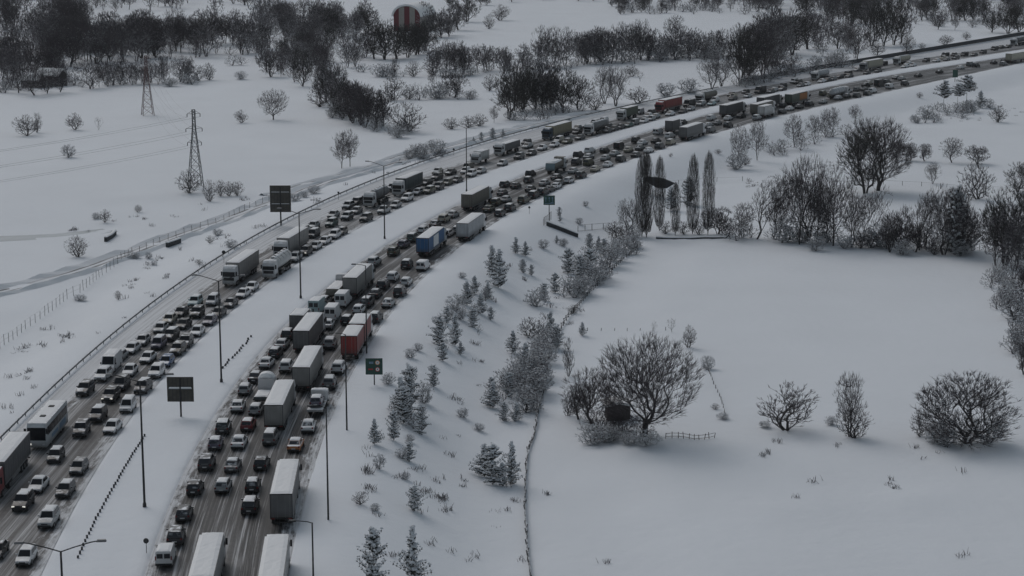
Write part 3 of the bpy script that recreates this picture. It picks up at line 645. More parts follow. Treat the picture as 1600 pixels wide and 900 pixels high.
def truck(spec, px, py, near, cabc='white', body='white', L=13.6, z=None, cone=False, lit=False, h=4.0):
    """spec: semi / tanker / rigid / drawbar / tipper / flat / bus. px, py: middle of the near top edge"""
    zt = z if z is not None else (h if near else 3.7)
    X, Y = pr(px, py, zt); d = heading(X, Y, near)
    fwd = d if near else -d
    rz = math.atan2(-fwd.x, fwd.y)
    t = empty({'bus': 'coach'}.get(spec, 'lorry'), (0, 0, 0), rz)
    cm = CABM.get(cabc); bm = BOX.get(body)
    if spec in ('semi', 'tanker'):
        total = L + 2.6; rear, front = -total / 2, total / 2
        if spec == 'semi': boxbody(t, rear, rear + L, bm, z1=h, side2=(BOX['orange'], .50, .98) if body == 'green' else ((M['white'], .30, .62) if body == 'blue' else None))
        else: tank(t, rear, rear + L, bm, cone=cone)
        frame(t, rear + .3, front - .4, 1.1)
        wheels(t, [rear + 2.0, rear + 3.3, rear + 4.6, front - 5.0, front - 1.35], 1.24)
        cab(t, front, cm, 3.6 if spec == 'semi' else 3.4, lit=lit)
        for sx in (-1, 1): a, c = sorted((sx * 1.12, sx * 1.22)); q = MB(); q.box(a, c, rear + 5.6, front - 6.3, .55, 1.0); part('side_guard', q, M['rimg'], t)
    elif spec == 'rigid':
        total = L + 2.0; rear, front = -total / 2, total / 2; boxbody(t, rear, rear + L, bm, z0=1.0, z1=h, W=1.18)
        frame(t, rear + .2, front - .4, .95); wheels(t, [rear + 1.7, front - 1.2], 1.15, .44); cab(t, front, cm, min(2.9, h), sleeper=1.8)
    elif spec == 'drawbar':
        rear, front = -9.4, 9.4; boxbody(t, rear, rear + 7.6, bm, z1=h); boxbody(t, rear + 8.7, rear + 16.3, bm, z1=h)
        frame(t, rear + .3, front - .4, 1.1); wheels(t, [rear + 1.6, rear + 5.8, rear + 10.6, front - 1.35], 1.24); cab(t, front, cm, 3.6)
    elif spec == 'tipper':
        rear, front = -4.6, 4.6; W = 1.25; b = MB()
        b.loft([[(-W * .7, rear + .3, 1.3), (W * .7, rear + .3, 1.3), (W, rear + .1, 2.0), (W, rear, 2.9), (-W, rear, 2.9), (-W, rear + .1, 2.0)], [(-W * .7, rear + 6.4, 1.3), (W * .7, rear + 6.4, 1.3), (W, rear + 6.5, 2.0), (W, rear + 6.5, 3.1), (-W, rear + 6.5, 3.1), (-W, rear + 6.5, 2.0)]], 0)
        part('tipping_body', b, bm, t); b = MB(); b.box(-W, W, rear + 6.3, rear + 6.6, 1.4, 3.75); b.box(-W, W, rear + 6.55, rear + 8.2, 3.62, 3.75); part('cab_protector', b, BOX['orange'] if False else BOX['brown'], t)
        s = MB(); slab(s, -W * .95, W * .95, rear + .05, rear + 6.2, 2.95, .45, 8, nx=6, ny=12, tap=.2); part('snow_load', s, M['snowcap'], t)
        s = MB(); s.face([(-W, rear - .01, 2.9), (W, rear - .01, 2.9), (W, rear - .35, 1.6), (-W, rear - .35, 1.6)]); s.box(-W * .95, W * .95, rear - .36, rear + .2, 1.1, 1.6); part('tailgate', s, BOX['cyan'], t)
        frame(t, rear + .4, front - .4, 1.1); wheels(t, [rear + 1.6, rear + 2.95, front - 1.35], 1.24); cab(t, front, cm, 3.3, sleeper=1.9)
    elif spec == 'flat':
        total = L + 2.4; rear, front = -total / 2, total / 2; b = MB(); b.box(-1.25, 1.25, rear, rear + L, 1.15, 1.35); b.box(-1.2, 1.2, rear + .1, rear + L - .1, 1.35, 1.35 + (h - 1.35), 0, .08, .1); part('load', b, bm, t)
        s = MB(); slab(s, -1.1, 1.1, rear + .3, rear + L - .3, h + .005, .12, 4, nx=5, ny=16, tap=.2); part('load_snow', s, M['snowcap'], t)
        frame(t, rear + .3, front - .4, 1.1); wheels(t, [rear + 1.8, rear + 3.1, front - 1.35, front - 4.6], 1.24); cab(t, front, cm, 3.3)
    elif spec == 'bus':
        total = 12.6; rear, front = -6.3, 6.3; W = 1.27; H = 3.55; b = MB(); prof = [(rear, .45), (rear, H - .25), (rear + .25, H), (front - .5, H), (front - .12, H - .5), (front, 1.5), (front, .45)]
        n = 0; k = len(prof)
        for yy, zz in prof: b.v += [(-W * (.97 if zz > 3 else 1), yy, zz), (W * (.97 if zz > 3 else 1), yy, zz)]
        for i in range(k):
            j = (i + 1) % k; b.f.append((2 * i, 2 * i + 1, 2 * j + 1, 2 * j)); b.m.append(0)
        b.f.append(tuple(2 * i for i in range(k))); b.m.append(0); b.f.append(tuple(2 * i + 1 for i in range(k))[::-1]); b.m.append(0)
        part('body', b, CABM['pale'], t)
        q = MB(); q.face(quad_inset([(W, front, 1.35), (-W, front, 1.35), (-W * .97, front - .12, H - .48), (W * .97, front - .12, H - .48)], .03, .01, .03)); part('windscreen', q, M['glass'], t)
        for sx in (-1, 1):
            for i in range(7):
                q = MB(); y0 = rear + .5 + i * 1.62; xx = sx * (W + .012); q.face([(xx, y0, 1.85), (xx, y0 + 1.56, 1.85), (xx * .985, y0 + 1.56, 2.95), (xx * .985, y0, 2.95)][::sx]); part('side_window', q, M['glass'], t)
            q = MB(); a, c = sorted((sx * (W + .01), sx * (W + .03))); q.box(a, c, rear + 1.5, rear + 5.0, .8, 1.6); q.box(a, c, rear + 6, rear + 9.5, .95, 1.45); part('side_graphic', q, M['bluep'], t)
            q = MB(); a, c = sorted((sx * W * .55, sx * W * .9)); q.box(a, c, front - .05, front + .03, .75, .98); part('headlight', q, M['lit'] if sx > 0 else M['head'], t)
            q = MB(); a, c = sorted((sx * W, sx * (W + .3))); q.box(a, c, front + .05, front + .2, 2.3, 3.0); part('mirror', q, M['trim'], t)
        wheels(t, [rear + 2.6, rear + 3.9, front - 2.8], 1.25, .5)
        for y in (-2.6, 2.4):
            q = MB(); q.box(-.4, .4, y - .4, y + .4, H, H + .16, 0, .08, .08); part('roof_hatch', q, M['trim'], t)
        s = MB(); slab(s, -W * .85, W * .85, rear + .3, front - .8, H + .003, .05, 8, nx=6, ny=18, tap=.3); part('roof_snow', s, M['snowcap'], t)
    elif spec == 'recovery':
        rear, front = -3.8, 3.8; b = MB(); b.box(-1.1, 1.1, rear, 1.6, .92, 1.06); b.box(-1.1, 1.1, rear - .03, rear + .15, .75, 1.05); part('flat_bed', b, CABM['white'], t)
        s = MB(); slab(s, -1.05, 1.05, rear + .05, rear + 1.2, 1.065, .05, 2, nx=5, ny=5); part('bed_snow', s, M['snowcap'], t)
        b = MB(); b.box(-1.05, -.95, 1.55, 1.65, 1.06, 2.5); b.box(.95, 1.05, 1.55, 1.65, 1.06, 2.5); b.box(-1.05, 1.05, 1.55, 1.65, 2.42, 2.52); part('head_frame', b, M['white'], t)
        frame(t, rear + .2, front - .4, .85); wheels(t, [rear + 1.6, front - 1.1], 1.05, .40); cab(t, front, cm, 2.4, sleeper=1.9)
    near_end = rear if near else front
    c = Vector((X, Y, 0)) - (fwd * near_end if True else 0)
    # near end sits at X, Y
    t.location = (c.x, c.y, .02)
    BLOCK.append((c.x, c.y, fwd.copy(), (front - rear) / 2))
    return t
TR = [  # landmark phrase, label, args
 ('the lorry cropped at the left edge', 'grey box lorry with snowy roof in front of the white coach, at the left edge', ('semi', -18, 733, False, 'red', 'dgrey'), dict(h=4.0, z=3.9)),
 ('the coach', 'white coach with two roof hatches and blue side graphics', ('bus', 56, 665, False), dict(z=3.4)),
 ('the foremost white lorry', 'white lorry with pale trailer, left of the rounded white tanker', ('semi', 357, 417, False, 'white', 'dirty'), dict()),
 ('the nearest tanker', 'dirty white rounded bulk tanker with white cab, beside two white lorries', ('tanker', 419, 409, False, 'white', 'white'), dict(L=10.5, cone=True, z=3.4)),
 ('the white lorry behind the tanker', 'white lorry with pale trailer and dark rusty stain, behind the foremost white lorry', ('semi', 436, 378, False, 'white', 'dirty'), dict()),
 ('the dark bodied tanker', 'white cab tanker with dark grey barrel, beside the dark saloon and pickup', ('tanker', 575, 302, False, 'white', 'dgrey'), dict(L=9.5, z=3.4)),
 ('the black trailer lorry', 'white cab lorry pulling a near black box trailer', ('semi', 620, 283, False, 'white', 'teal'), dict(L=12)),
 ('the small white box lorry', 'small white box lorry with low cab, ahead of the dark flat trailer lorry', ('rigid', 742, 240, False, 'white', 'white'), dict(L=5.2, h=3.2, z=2.9)),
 ('the dark flat trailer lorry', 'white cab lorry with a low dark sided trailer under snow', ('flat', 778, 225, False, 'white', 'dgrey'), dict(L=11, h=3.0, z=3.3)),
 ('the dark blue cab lorry', 'dark blue cab lorry with a yellowish box trailer', ('semi', 853, 200, False, 'blue', 'yellow'), dict()),
 ('the long dark tanker', 'white cab tanker with long grey barrel, right of the dark blue cab lorry', ('tanker', 918, 194, False, 'white', 'grey'), dict(L=12, z=3.4)),
 ('the brown spotted lorry', 'white cab lorry with a greenish brown load, left of the red lorry', ('flat', 969, 172, False, 'white', 'green'), dict(L=9, h=3.7, z=3.3)),
 ('the bright red lorry', 'bright red lorry with red trailer facing the camera', ('semi', 1029, 159, False, 'red', 'red'), dict()),
 ('the yellowish tanker', 'pale tanker with yellowish brown barrel right of the bright red lorry', ('tanker', 1092, 146, False, 'white', 'brown'), dict(L=11, z=3.4)),
 ('the grey white tanker', 'white tanker with grey white barrel far up the road', ('tanker', 1272, 112, False, 'white', 'pale'), dict(L=9.5, z=3.4)),
 ('the cream trailer lorry', 'far lorry with a cream box trailer, beside a small white tanker', ('semi', 1348, 97, False, 'grey', 'cream'), dict()),
 ('the farthest white tanker', 'white tanker just right of the cream trailer lorry', ('tanker', 1400, 89, False, 'white', 'cream'), dict(L=9.5, z=3.4)),
 ('the topmost lorry', 'dark cab tanker lorry at the top right end of the road', ('tanker', 1583, 60, False, 'pale', 'dgrey'), dict(L=11, z=3.4)),
 # near carriageway (seen from behind)
 ('the lorry cropped bottom left', 'white roofed box lorry cut off by the lower edge, left of the other cropped lorry', ('semi', 313, 903, True, 'white', 'white'), dict()),
 ('the lorry cropped bottom middle', 'snow roofed lorry cut off by the lower edge, right behind the long white trailer', ('semi', 422, 906, True, 'white', 'white'), dict()),
 ('the long white trailer', 'white trailer with dark ribbed rear doors right behind the orange car', ('semi', 439, 772, True, 'white', 'grey'), dict()),
 ('the plain grey white trailer', 'white roofed grey trailer beside the recovery truck', ('semi', 427, 633, True, 'white', 'dirty'), dict()),
 ('the middle white trailer', 'white roofed trailer with pale rear doors, second in its row of three', ('semi', 470, 574, True, 'white', 'dirty'), dict()),
 ('the brownish white trailer', 'snow roofed trailer with grey brown rear, farthest of the row of three', ('semi', 470, 517, True, 'white', 'grey'), dict()),
 ('the half hidden box lorry', 'small pale box lorry half hidden left behind a white trailer', ('rigid', 463, 493, True, 'white', 'grey'), dict(L=5.5, h=3.2)),
 ('the red trailer lorry', 'dark red lorry with a matching red trailer behind it', ('drawbar', 545, 525, True, 'white', 'red'), dict()),
 ('the pale trailer by the median lamp', 'pale trailer with open rear frame beside the bent lamp arm', ('semi', 546, 434, True, 'pale', 'dirty'), dict()),
 ('the grey flat load', 'low grey brown flatbed beside the central snow strip', ('flat', 519, 452, True, 'white', 'brown'), dict(L=8, h=2.3)),
 ('the blue lorry', 'bright blue lorry with white patch on its side and snowy roof', ('semi', 660, 372, True, 'pale', 'blue'), dict()),
 ('the white lorry by the bend', 'white box trailer with ribbed rear near the blue lorry', ('semi', 722, 349, True, 'white', 'pale'), dict()),
 ('the brown trailer', 'brown grey long trailer with blueish cab hugging the central snow strip', ('semi', 729, 304, True, 'pale', 'brown'), dict()),
 ('the tipper', 'tipper lorry heaped with snow, pale blue tailgate, brown hood over the cab', ('tipper', 860, 255, True, 'pale', 'brown'), dict(h=3.0)),
 ('the short box lorry', 'short grey box lorry just beyond the white van, left of a long grey trailer', ('rigid', 1045, 189, True, 'white', 'grey'), dict(L=6, h=3.9)),
 ('the lone grey trailer', 'long grey trailer, nearest of the far group, beside the snowy verge', ('semi', 1067, 199, True, 'white', 'grey'), dict()),
 ('the dark long trailer', 'dark sided long trailer left of three packed lorries', ('semi', 1130, 164.5, True, 'white', 'dgrey'), dict()),
 ('the packed dark trailer', 'dark trailer hidden behind the short white lorry', ('semi', 1178, 163, True, 'white', 'brown'), dict()),
 ('the greenish trailer', 'greenish grey trailer behind the packed lorries, left of the orange sided trailer', ('semi', 1188, 152.5, True, 'white', 'dgrey'), dict()),
 ('the short white lorry', 'short white box lorry at the verge, nearest of the packed lorries', ('rigid', 1189, 166.5, True, 'white', 'white'), dict(L=7, h=3.8)),
 ('the orange sided trailer', 'grey green trailer with an orange front half', ('semi', 1232, 147.5, True, 'white', 'green'), dict()),
 ('the far grey tanker', 'grey white tanker seen from behind, beyond the orange sided trailer', ('tanker', 1299, 139, True, 'white', 'pale'), dict(L=11, z=3.6)),
 ('the trailer at the right edge', 'pale trailer with dark rear doors at the right edge of the road', ('semi', 1483+93, 84, True, 'white', 'cream'), dict()),
]
for ph, lab, a, kw in TR:
    t = truck(*a, **kw); spec = a[0]
    tag(t, lab, 'coach' if spec == 'bus' else 'lorry', 'lorries held up in the traffic jam' if spec != 'bus' else None)
    LAND.append((a[1], a[2], ph))
# recovery truck with a car on its bed
t = truck('recovery', 492, 641, True, 'white', 'white', z=1.0); tag(t, 'white recovery truck carrying a purple car on its flat bed', 'recovery truck')
LAND.append((494, 632, 'the recovery truck'))
fw = BLOCK[-1][2]; cx, cy = BLOCK[-1][0] - fw.x * 1.2, BLOCK[-1][1] - fw.y * 1.2
t = place_vehicle('h', 'p', cx, cy, 1.09, math.atan2(-fw.x, fw.y), 2, True); tag(t, 'purple grey snow topped car lying on the recovery truck bed', 'car')
# small lorry with a domed white cab roof and a dark bed
t = truck('flat', 409, 621, True, 'white', 'teal', L=4.4, z=1.6, h=1.6); tag(t, 'small lorry with white domed cab roof and dark low bed, left of a trailer', 'lorry')
q = MB(); q.loft([[(1.1 * s * math.cos(a), 1.2 + yy, 3.3 + hh * math.sin(a)) for a in [math.pi * j / 8 for j in range(9)]] for yy, s, hh in ((-.2, .6, .2), (.2, .95, .6), (1.2, 1, .7), (1.9, .7, .3))], 0); part('air_deflector', q, M['white'], t)

# cars: pixel tables -> world, then pushed apart along the lane where they would touch
cars = []
for tab, near in ((NEAR, True), (FAR, False)):
    for e in tab.replace('\n', ';').split(';'):
        e = e.split()
        if not e: continue
        x, y = float(e[0]), float(e[1]); X, Y = pr(x, y, .75 if e[2] not in 'V' else 1.1)
        lo, hi = (cRL, cRR) if near else (cUT, cUR)
        k = math.sqrt(1 + slope(min(Y, 900)) ** 2); X = min(max(X, lo(Y) + 1.1 * k), hi(Y) - 1.1 * k)
        d = heading(X, Y, near); L = 5.9 if e[2] == 'V' else (KIND[e[2]][0] if e[2] in KIND else 4.5)
        cars.append([X, Y, d if near else -d, L / 2, e, near, x, y])
# the packed far ends of both queues: vehicles only a few pixels long
for near in (True, False):
    n = 0
    for k_ in range(900):
        if n >= (17 if near else 26): break
        Y = R.uniform(470, 640) if k_ % 3 else R.uniform(640, 860); lo, hi = (cRL, cRR) if near else (cUT, cUR); k = math.sqrt(1 + slope(min(Y, 900)) ** 2); nl = 4; ln = R.randrange(nl)
        X = lo(Y) + (hi(Y) - lo(Y)) * (ln + .5) / nl; d = heading(X, Y, near)
        if any(a[5] == near and abs((a[0] - X) * d.y - (a[1] - Y) * d.x) < 2.4 and abs((a[0] - X) * d.x + (a[1] - Y) * d.y) < 5.6 for a in cars): continue
        if any(abs((a[0] - X) * d.y - (a[1] - Y) * d.x) < 2.7 and abs((a[0] - X) * d.x + (a[1] - Y) * d.y) < 3.2 + a[3] for a in BLOCK): continue
        q = proj(X, Y, .75)
        if not (0 < q[0] < 1595): continue
        kd = R.choice('shshum'); e = [0, 0, kd, R.choice('kddgswwgi'), R.choice('0112')]
        cars.append([X, Y, d if near else -d, KIND[kd][0] / 2, e, near, q[0], q[1]]); n += 1
def overlap(x0, y0, d0, l0, x1, y1, l1, w=1.95):
    dx, dy = x1 - x0, y1 - y0; al = dx * d0.x + dy * d0.y; la = dx * d0.y - dy * d0.x
    return al, la, l0 + l1 + .5 - abs(al), w - abs(la)
for it in range(40):
    for i, a in enumerate(cars):
        for b in cars[i + 1:]:
            if abs(a[1] - b[1]) > 9 or a[5] != b[5]: continue
            al, la, oa, ol = overlap(a[0], a[1], a[2], a[3], b[0], b[1], b[3])
            if oa > 0 and ol > 0:
                if ol < .7:
                    s = (1 if la > 0 else -1) * ol * .26; n = Vector((a[2].y, -a[2].x)); b[0] += n.x * s; b[1] += n.y * s; a[0] -= n.x * s; a[1] -= n.y * s
                else:
                    s = (1 if al > 0 else -1) * oa * .26; b[0] += a[2].x * s; b[1] += a[2].y * s; a[0] -= a[2].x * s; a[1] -= a[2].y * s
        for tx, ty, td, tl in BLOCK:
            al, la, oa, ol = overlap(tx, ty, td, tl, a[0], a[1], a[3], 2.3)
            if oa > 0 and ol > 0:
                if ol < 1.3: s = (1 if la > 0 else -1) * ol * .5; a[0] += td.y * s; a[1] -= td.x * s
                else: s = (1 if al > 0 else -1) * oa * .5; a[0] += td.x * s; a[1] += td.y * s
    for a in cars:
        lo, hi = (cRL, cRR) if a[5] else (cUT, cUR); k = math.sqrt(1 + slope(min(a[1], 900)) ** 2)
        a[0] = min(max(a[0], lo(a[1]) + 1.0 * k), hi(a[1]) - 1.0 * k)
items = {True: [], False: []}
for X, Y, d, hl, e, near, x, y in cars:
    jit = R.uniform(-.05, .05)
    t = place_vehicle(e[2], e[3], X, Y, .02, math.atan2(-d.x, d.y) + jit, int(e[4]), y > 270, len(e) > 5)
    t['category'] = {'V': 'van', 'v': 'van', 'p': 'pickup'}.get(e[2], 'car'); t['group'] = 'vehicles queuing away from the camera' if near else 'vehicles queuing towards the camera'
    desc = CN[e[3]] + ' ' + KN[e[2]] + (' with snowy roof' if e[4] == '1' else ' caked in snow' if e[4] == '2' else '')
    items[near].append((t, desc, x, y))
auto_label(items[True] + items[False], LAND)

# ------------------------------------------------------------------ street furniture
def lamp_double(px, py, h=15.2, ph=''):
    x, y, z = gp(px, py); s = slope(y, cUR); a = math.atan2(-s, 1)
    t = empty('street_lamp', (x, y, z), a); q = MB(); q.tube((0, 0, -.3), (0, 0, h), .15, .09, 8); q.tube((0, 0, 0), (0, 0, .5), .24, .2, 8); part('pole', q, M['dark'], t)
    for sx in (-1, 1):
        q = MB(); q.path([(0, 0, h - .05), (sx * 1.2, 0, h + .35), (sx * 2.6, 0, h + .75), (sx * 3.2, 0, h + .85)], .06, 6); ar = part('arm', q, M['dark'], t)
        q = MB(); a0, a1 = sorted((sx * 3.1, sx * 3.95)); q.box(a0, a1, -.17, .17, h + .78, h + .97, 0, .06, .04); part('lamp_head', q, M['rimg'], ar)
    tag(t, ph, 'street lamp', 'double arm lamps on the central snow strip')
for px, py, ph in ((107, 1118, 'tall double arm lamp whose arms show at the bottom left edge'), (226, 792, 'double arm lamp nearest the large grey sign back on the snow strip'), (346, 597, 'double arm lamp second up the snow strip from the bottom left'),
                   (470, 466, 'double arm lamp on the snow strip right beside the nearest tanker'), (601, 373, 'double arm lamp on the snow strip below the dark bodied tanker'), (729, 299, 'farthest double arm lamp standing above the brown trailer')):
    lamp_double(px, py, ph=ph)
def lamp_single(px, py, h, ph):
    x, y, z = gp(px, py); s = slope(y, cRR); a = math.atan2(-s, 1)
    t = empty('street_lamp', (x, y, z), a); q = MB(); q.tube((0, 0, -.3), (0, 0, h), .12, .07, 8); part('pole', q, M['dark'], t)
    q = MB(); q.path([(0, 0, h - .05), (-.5, 0, h + .1), (-1.6, 0, h + .2)], .05, 6); ar = part('arm', q, M['dark'], t)
    q = MB(); q.box(-2.2, -1.5, -.16, .16, h + .12, h + .28, 0, .06, .04); part('lamp_head', q, M['dark'], ar); tag(t, ph, 'street lamp', 'single arm lamps on the outer verge')
lamp_single(492, 1020, 13, 'single arm lamp at the bottom edge, lowest on the outer verge')
lamp_single(513, 812, 13.4, 'single arm lamp below the recovery truck on the outer verge')
lamp_single(542, 672, 13.2, 'single arm lamp in front of the red trailer lorry')
lamp_single(573, 552, 14, 'single arm lamp beside the pale trailer, farthest on the outer verge')

def board(px, py, w, h, bot, face, mat, name, lab, cat='road sign', rows=None, post=.09):
    """face: +1 shows its printed side to the camera, -1 its back"""
    x, y, z = gp(px, py); t = empty(name, (x, y, z), 0.0)
    q = MB(); q.tube((0, 0, -.3), (0, 0, bot + h * (.95 if face < 0 else .5)), post, post, 8); part('post', q, M['dark'], t)
    q = MB(); yy = -.12 if face > 0 else .12; q.box(-w / 2, w / 2, yy - .03, yy + .03, bot, bot + h); pn = part('panel', q, mat, t)
    if face < 0:
        q = MB()
        for i in range(7): xx = -w / 2 + w * (i + .5) / 7; q.box(xx - .04, xx + .04, .03, .088, bot + .03, bot + h - .03)
        part('stiffeners', q, M['rimd'], pn)
        for zz in (rows or (.5,)):
            q = MB(); q.box(-w * .44, w * .44, -.05, .028, bot + h * zz - .07, bot + h * zz + .07); cb = part('cross_bar', q, M['steel'], t)
            s = MB(); s.box(-w * .43, w * .43, -.05, .028, bot + h * zz + .072, bot + h * zz + .072 + (.22 if len(rows or (1,)) == 1 else .08), 0, .08, .02); part('snow', s, M['snowcap'], cb)
    tag(t, lab, cat); return t, pn
M['rimd'] = plain('dark_rails', (.045, .045, .043), .6, .2)
board(283, 651, 3.65, 3.5, 2.1, -1, M['signback'], 'sign_board', 'square sign back with one snowy cross bar on the central snow strip', rows=(.52,), post=.13)
board(439, 353, 4.5, 5.8, 3.0, -1, M['signback'], 'sign_board', 'tall sign back with two cross bars on the left verge', rows=(.74, .30), post=.16)
t, pn = board(585, 601, 2.5, 2.45, 1.55, 1, M['green'], 'road_sign', 'dark green square sign with round limit symbols beside the outer verge')
def ring(mb, cx, cz, r0, r1, y, k=18, m=0):
    for i in range(k):
        a, b = 2 * math.pi * i / k, 2 * math.pi * (i + 1) / k
        mb.face([(cx + r0 * math.cos(a), y, cz + r0 * math.sin(a)), (cx + r1 * math.cos(a), y, cz + r1 * math.sin(a)), (cx + r1 * math.cos(b), y, cz + r1 * math.sin(b)), (cx + r0 * math.cos(b), y, cz + r0 * math.sin(b))], m)
q = MB(); ring(q, .50, 3.35, .27, .36, -.156); ring(q, .50, 3.35, 0.0001, .27, -.156, m=1); q.box(.42, .48, -.162, -.157, 3.22, 3.48, 2); q.box(.54, .60, -.162, -.157, 3.22, 3.48, 2)
ring(q, .50, 2.35, .25, .34, -.156, m=3); ring(q, .50, 2.35, 0.0001, .25, -.156, m=1); q.box(.44, .57, -.162, -.157, 2.24, 2.46, 2)
q.box(-.72, -.1, -.16, -.153, 3.18, 3.5, 4); q.box(-.85, -.15, -.16, -.153, 2.25, 2.45, 3)
part('symbols', q, [M['orangep'], M['white'], M['dark'], M['redp'], M['bluep']], pn)
t, pn = board(858, 346, 2.5, 2.1, 3.7, 1, M['green'], 'road_sign', 'green direction sign on a tall post above the culvert')
q = MB()
for i, xx in enumerate((-.75, 0, .72)):
    q.box(xx - .05, xx + .05, -.16, -.152, 4.35, 5.25); q.face([(xx - .2, -.157, 5.15), (xx + .2, -.157, 5.15), (xx, -.157, 5.5)])
q.box(-1.0, 1.0, -.16, -.152, 4.0, 4.12); q.box(.35, .95, -.16, -.152, 4.18, 4.3)
part('symbols', q, M['bluep'], pn)
t, pn = board(1492, 128, 1.9, 2.8, 1.7, 1, M['green'], 'road_sign', 'small dark green sign on the verge below the far end of the road')
for px, py, h, w, lab in ((229, 864, 1.1, .62, 'tiny dark sign on the snow strip near the bottom left lorry'), (350, 412, 1.9, .75, 'small round sign behind the guard rail above the foremost lorry'), (529, 313, 1.6, .5, 'small dark marker post sign above the parked row by the left verge'),
                          (709, 243, 1.4, .6, 'small dark sign on the left verge near the farthest lamp'), (827, 334, 1.2, .5, 'small round sign on the verge left of the green direction sign')):
    x, y, z = gp(px, py); t = empty('small_road_sign', (x, y, z)); q = MB(); q.tube((0, 0, -.2), (0, 0, h + .1), .04, .04, 6); part('post', q, M['dark'], t)
    q = MB(); q.tube((0, -.02, h + w / 2), (0, -.06, h + w / 2), w / 2, w / 2, 12); part('panel', q, M['dark'], t); tag(t, lab, 'road sign')

M['rimd2'] = snowtop(plain('dull_zinc', (.17, .175, .18), .6, .2), .5, .9, .7)
def polyline(pts, step, lift=0):
    w = [Vector(gp(*p)) for p in pts]; Q = []; acc = 0
    for a, b in zip(w[:-1], w[1:]):
        n = max(1, round((b - a).length / step)); Q += [a.lerp(b, i / n) for i in range(n)]
    Q.append(w[-1])
    for p in Q: p.z = hgt(p.x, p.y) + lift
    return Q
def fence(name, pts, step, h, label, cat='fence', rails=(.9,), pr_=.05, rr=.025, mat='wood', jit=.1, pick=None, group=None):
    Q = polyline(pts, step); t = empty(name, tuple(Q[0])); o = Q[0]; q = MB()
    for i, p in enumerate(Q[:95]):
        j = Vector((R.uniform(-jit, jit), R.uniform(-jit, jit), 0)); pp = MB(); p0 = p - o; pp.tube(p0 - Vector((0, 0, .2)), p0 + j + Vector((0, 0, h * R.uniform(.85, 1.1))), pr_, pr_, 5); part('post', pp, M[mat], t)
    if len(Q) > 95:
        pp = MB()
        for p in Q[95:]: p0 = p - o; pp.tube(p0, p0 + Vector((R.uniform(-jit, jit), 0, h)), pr_, pr_, 5)
        ps = part('post', pp, M[mat], t); ps['kind'] = 'stuff'
    for rl in rails:
        r = MB(); r.path([tuple(p - o + Vector((0, 0, h * rl))) for p in Q], rr, 4); part('rail', r, M[mat], t)
    tag(t, label, cat); return t
fence('wire_fence', [(-20, 560), (0, 545), (40, 515), (70, 493), (105, 467), (125, 458), (160, 430), (190, 408), (207, 399)], 2.6, 1.7, 'grey post and wire fence running down the left verge', rails=(.95, .5), pr_=.05, rr=.015, mat='rimd2')
fence('wire_fence', [(207, 399), (250, 380), (300, 362), (350, 345), (390, 325), (430, 311)], 3.6, 1.4, 'low post fence along the service road left of the tall sign back', rails=(.9,), pr_=.05, rr=.015, mat='wood')
fence('ditch_fence', [(829, 905), (823, 850), (820, 790), (822, 735), (825, 705), (834, 685), (842, 640), (850, 610), (856, 575)], 1.3, .62, 'dark knotted low fence along the snowy ditch, bottom part', rails=(.95, .6, .3), pr_=.07, rr=.06, mat='stonedark', jit=.2)
fence('ditch_fence', [(874, 522), (882, 505), (905, 478), (930, 450), (955, 425), (975, 405), (1000, 385)], 2.2, .9, 'dark low fence along the ditch beside the snowy thicket, upper part', rails=(.95, .5), pr_=.09, rr=.07, mat='stonedark', jit=.2)
fence('picket_fence', [(1040, 685), (1060, 684), (1085, 688), (1116, 684)], .75, .9, 'short leaning picket fence right of the big bare tree', rails=(.8, .3), pr_=.05, rr=.04, jit=.15)
fence('post_fence', [(918, 517), (960, 517), (1000, 517), (1040, 516)], 2.2, .6, 'row of tiny snowed in posts above the big bare tree', rails=(), pr_=.05)
fence('post_fence', [(1105, 575), (1115, 600), (1127, 625), (1133, 650)], 2.2, .6, 'short row of snowed in posts right of the big bare tree', rails=(.8,), pr_=.05)
fence('railing', [(903, 362), (925, 360), (960, 358), (1000, 352)], 4.2, 1.5, 'grey railing running right from the culvert to the poplars', rails=(.95, .1), pr_=.07, rr=.04, mat='steel', jit=.02)
fence('railing', [(849, 352), (852, 350), (856, 347), (861, 343)], 1.0, 1.7, 'short dark railing on the left end of the culvert', rails=(.95,), pr_=.05, rr=.03, mat='dark', jit=.02)
fence('wire_fence', [(1190, 292), (1270, 290), (1380, 288), (1440, 291), (1500, 296), (1590, 300)], 6, 1.2, 'thin wire fence across the white field behind the right hand trees', rails=(.9,), pr_=.06, rr=.02)
fence('wire_fence', [(1040, 289), (1080, 286), (1120, 284), (1160, 283)], 5, 1.2, 'thin wire fence across the slope behind the poplars', rails=(.9,), pr_=.06, rr=.02)
fence('marker_row', [(122, 872), (150, 812), (178, 762), (205, 715), (226, 682)], 1.35, .38, 'row of dark stubby markers poking through the central snow strip', 'marker row', rails=(), pr_=.13, mat='stonedark', jit=.05)
fence('marker_row', [(347, 576), (362, 560), (378, 545), (392, 527)], 1.7, .35, 'second row of dark stubby markers farther up the snow strip', 'marker row', rails=(), pr_=.16, mat='stonedark', jit=.25)
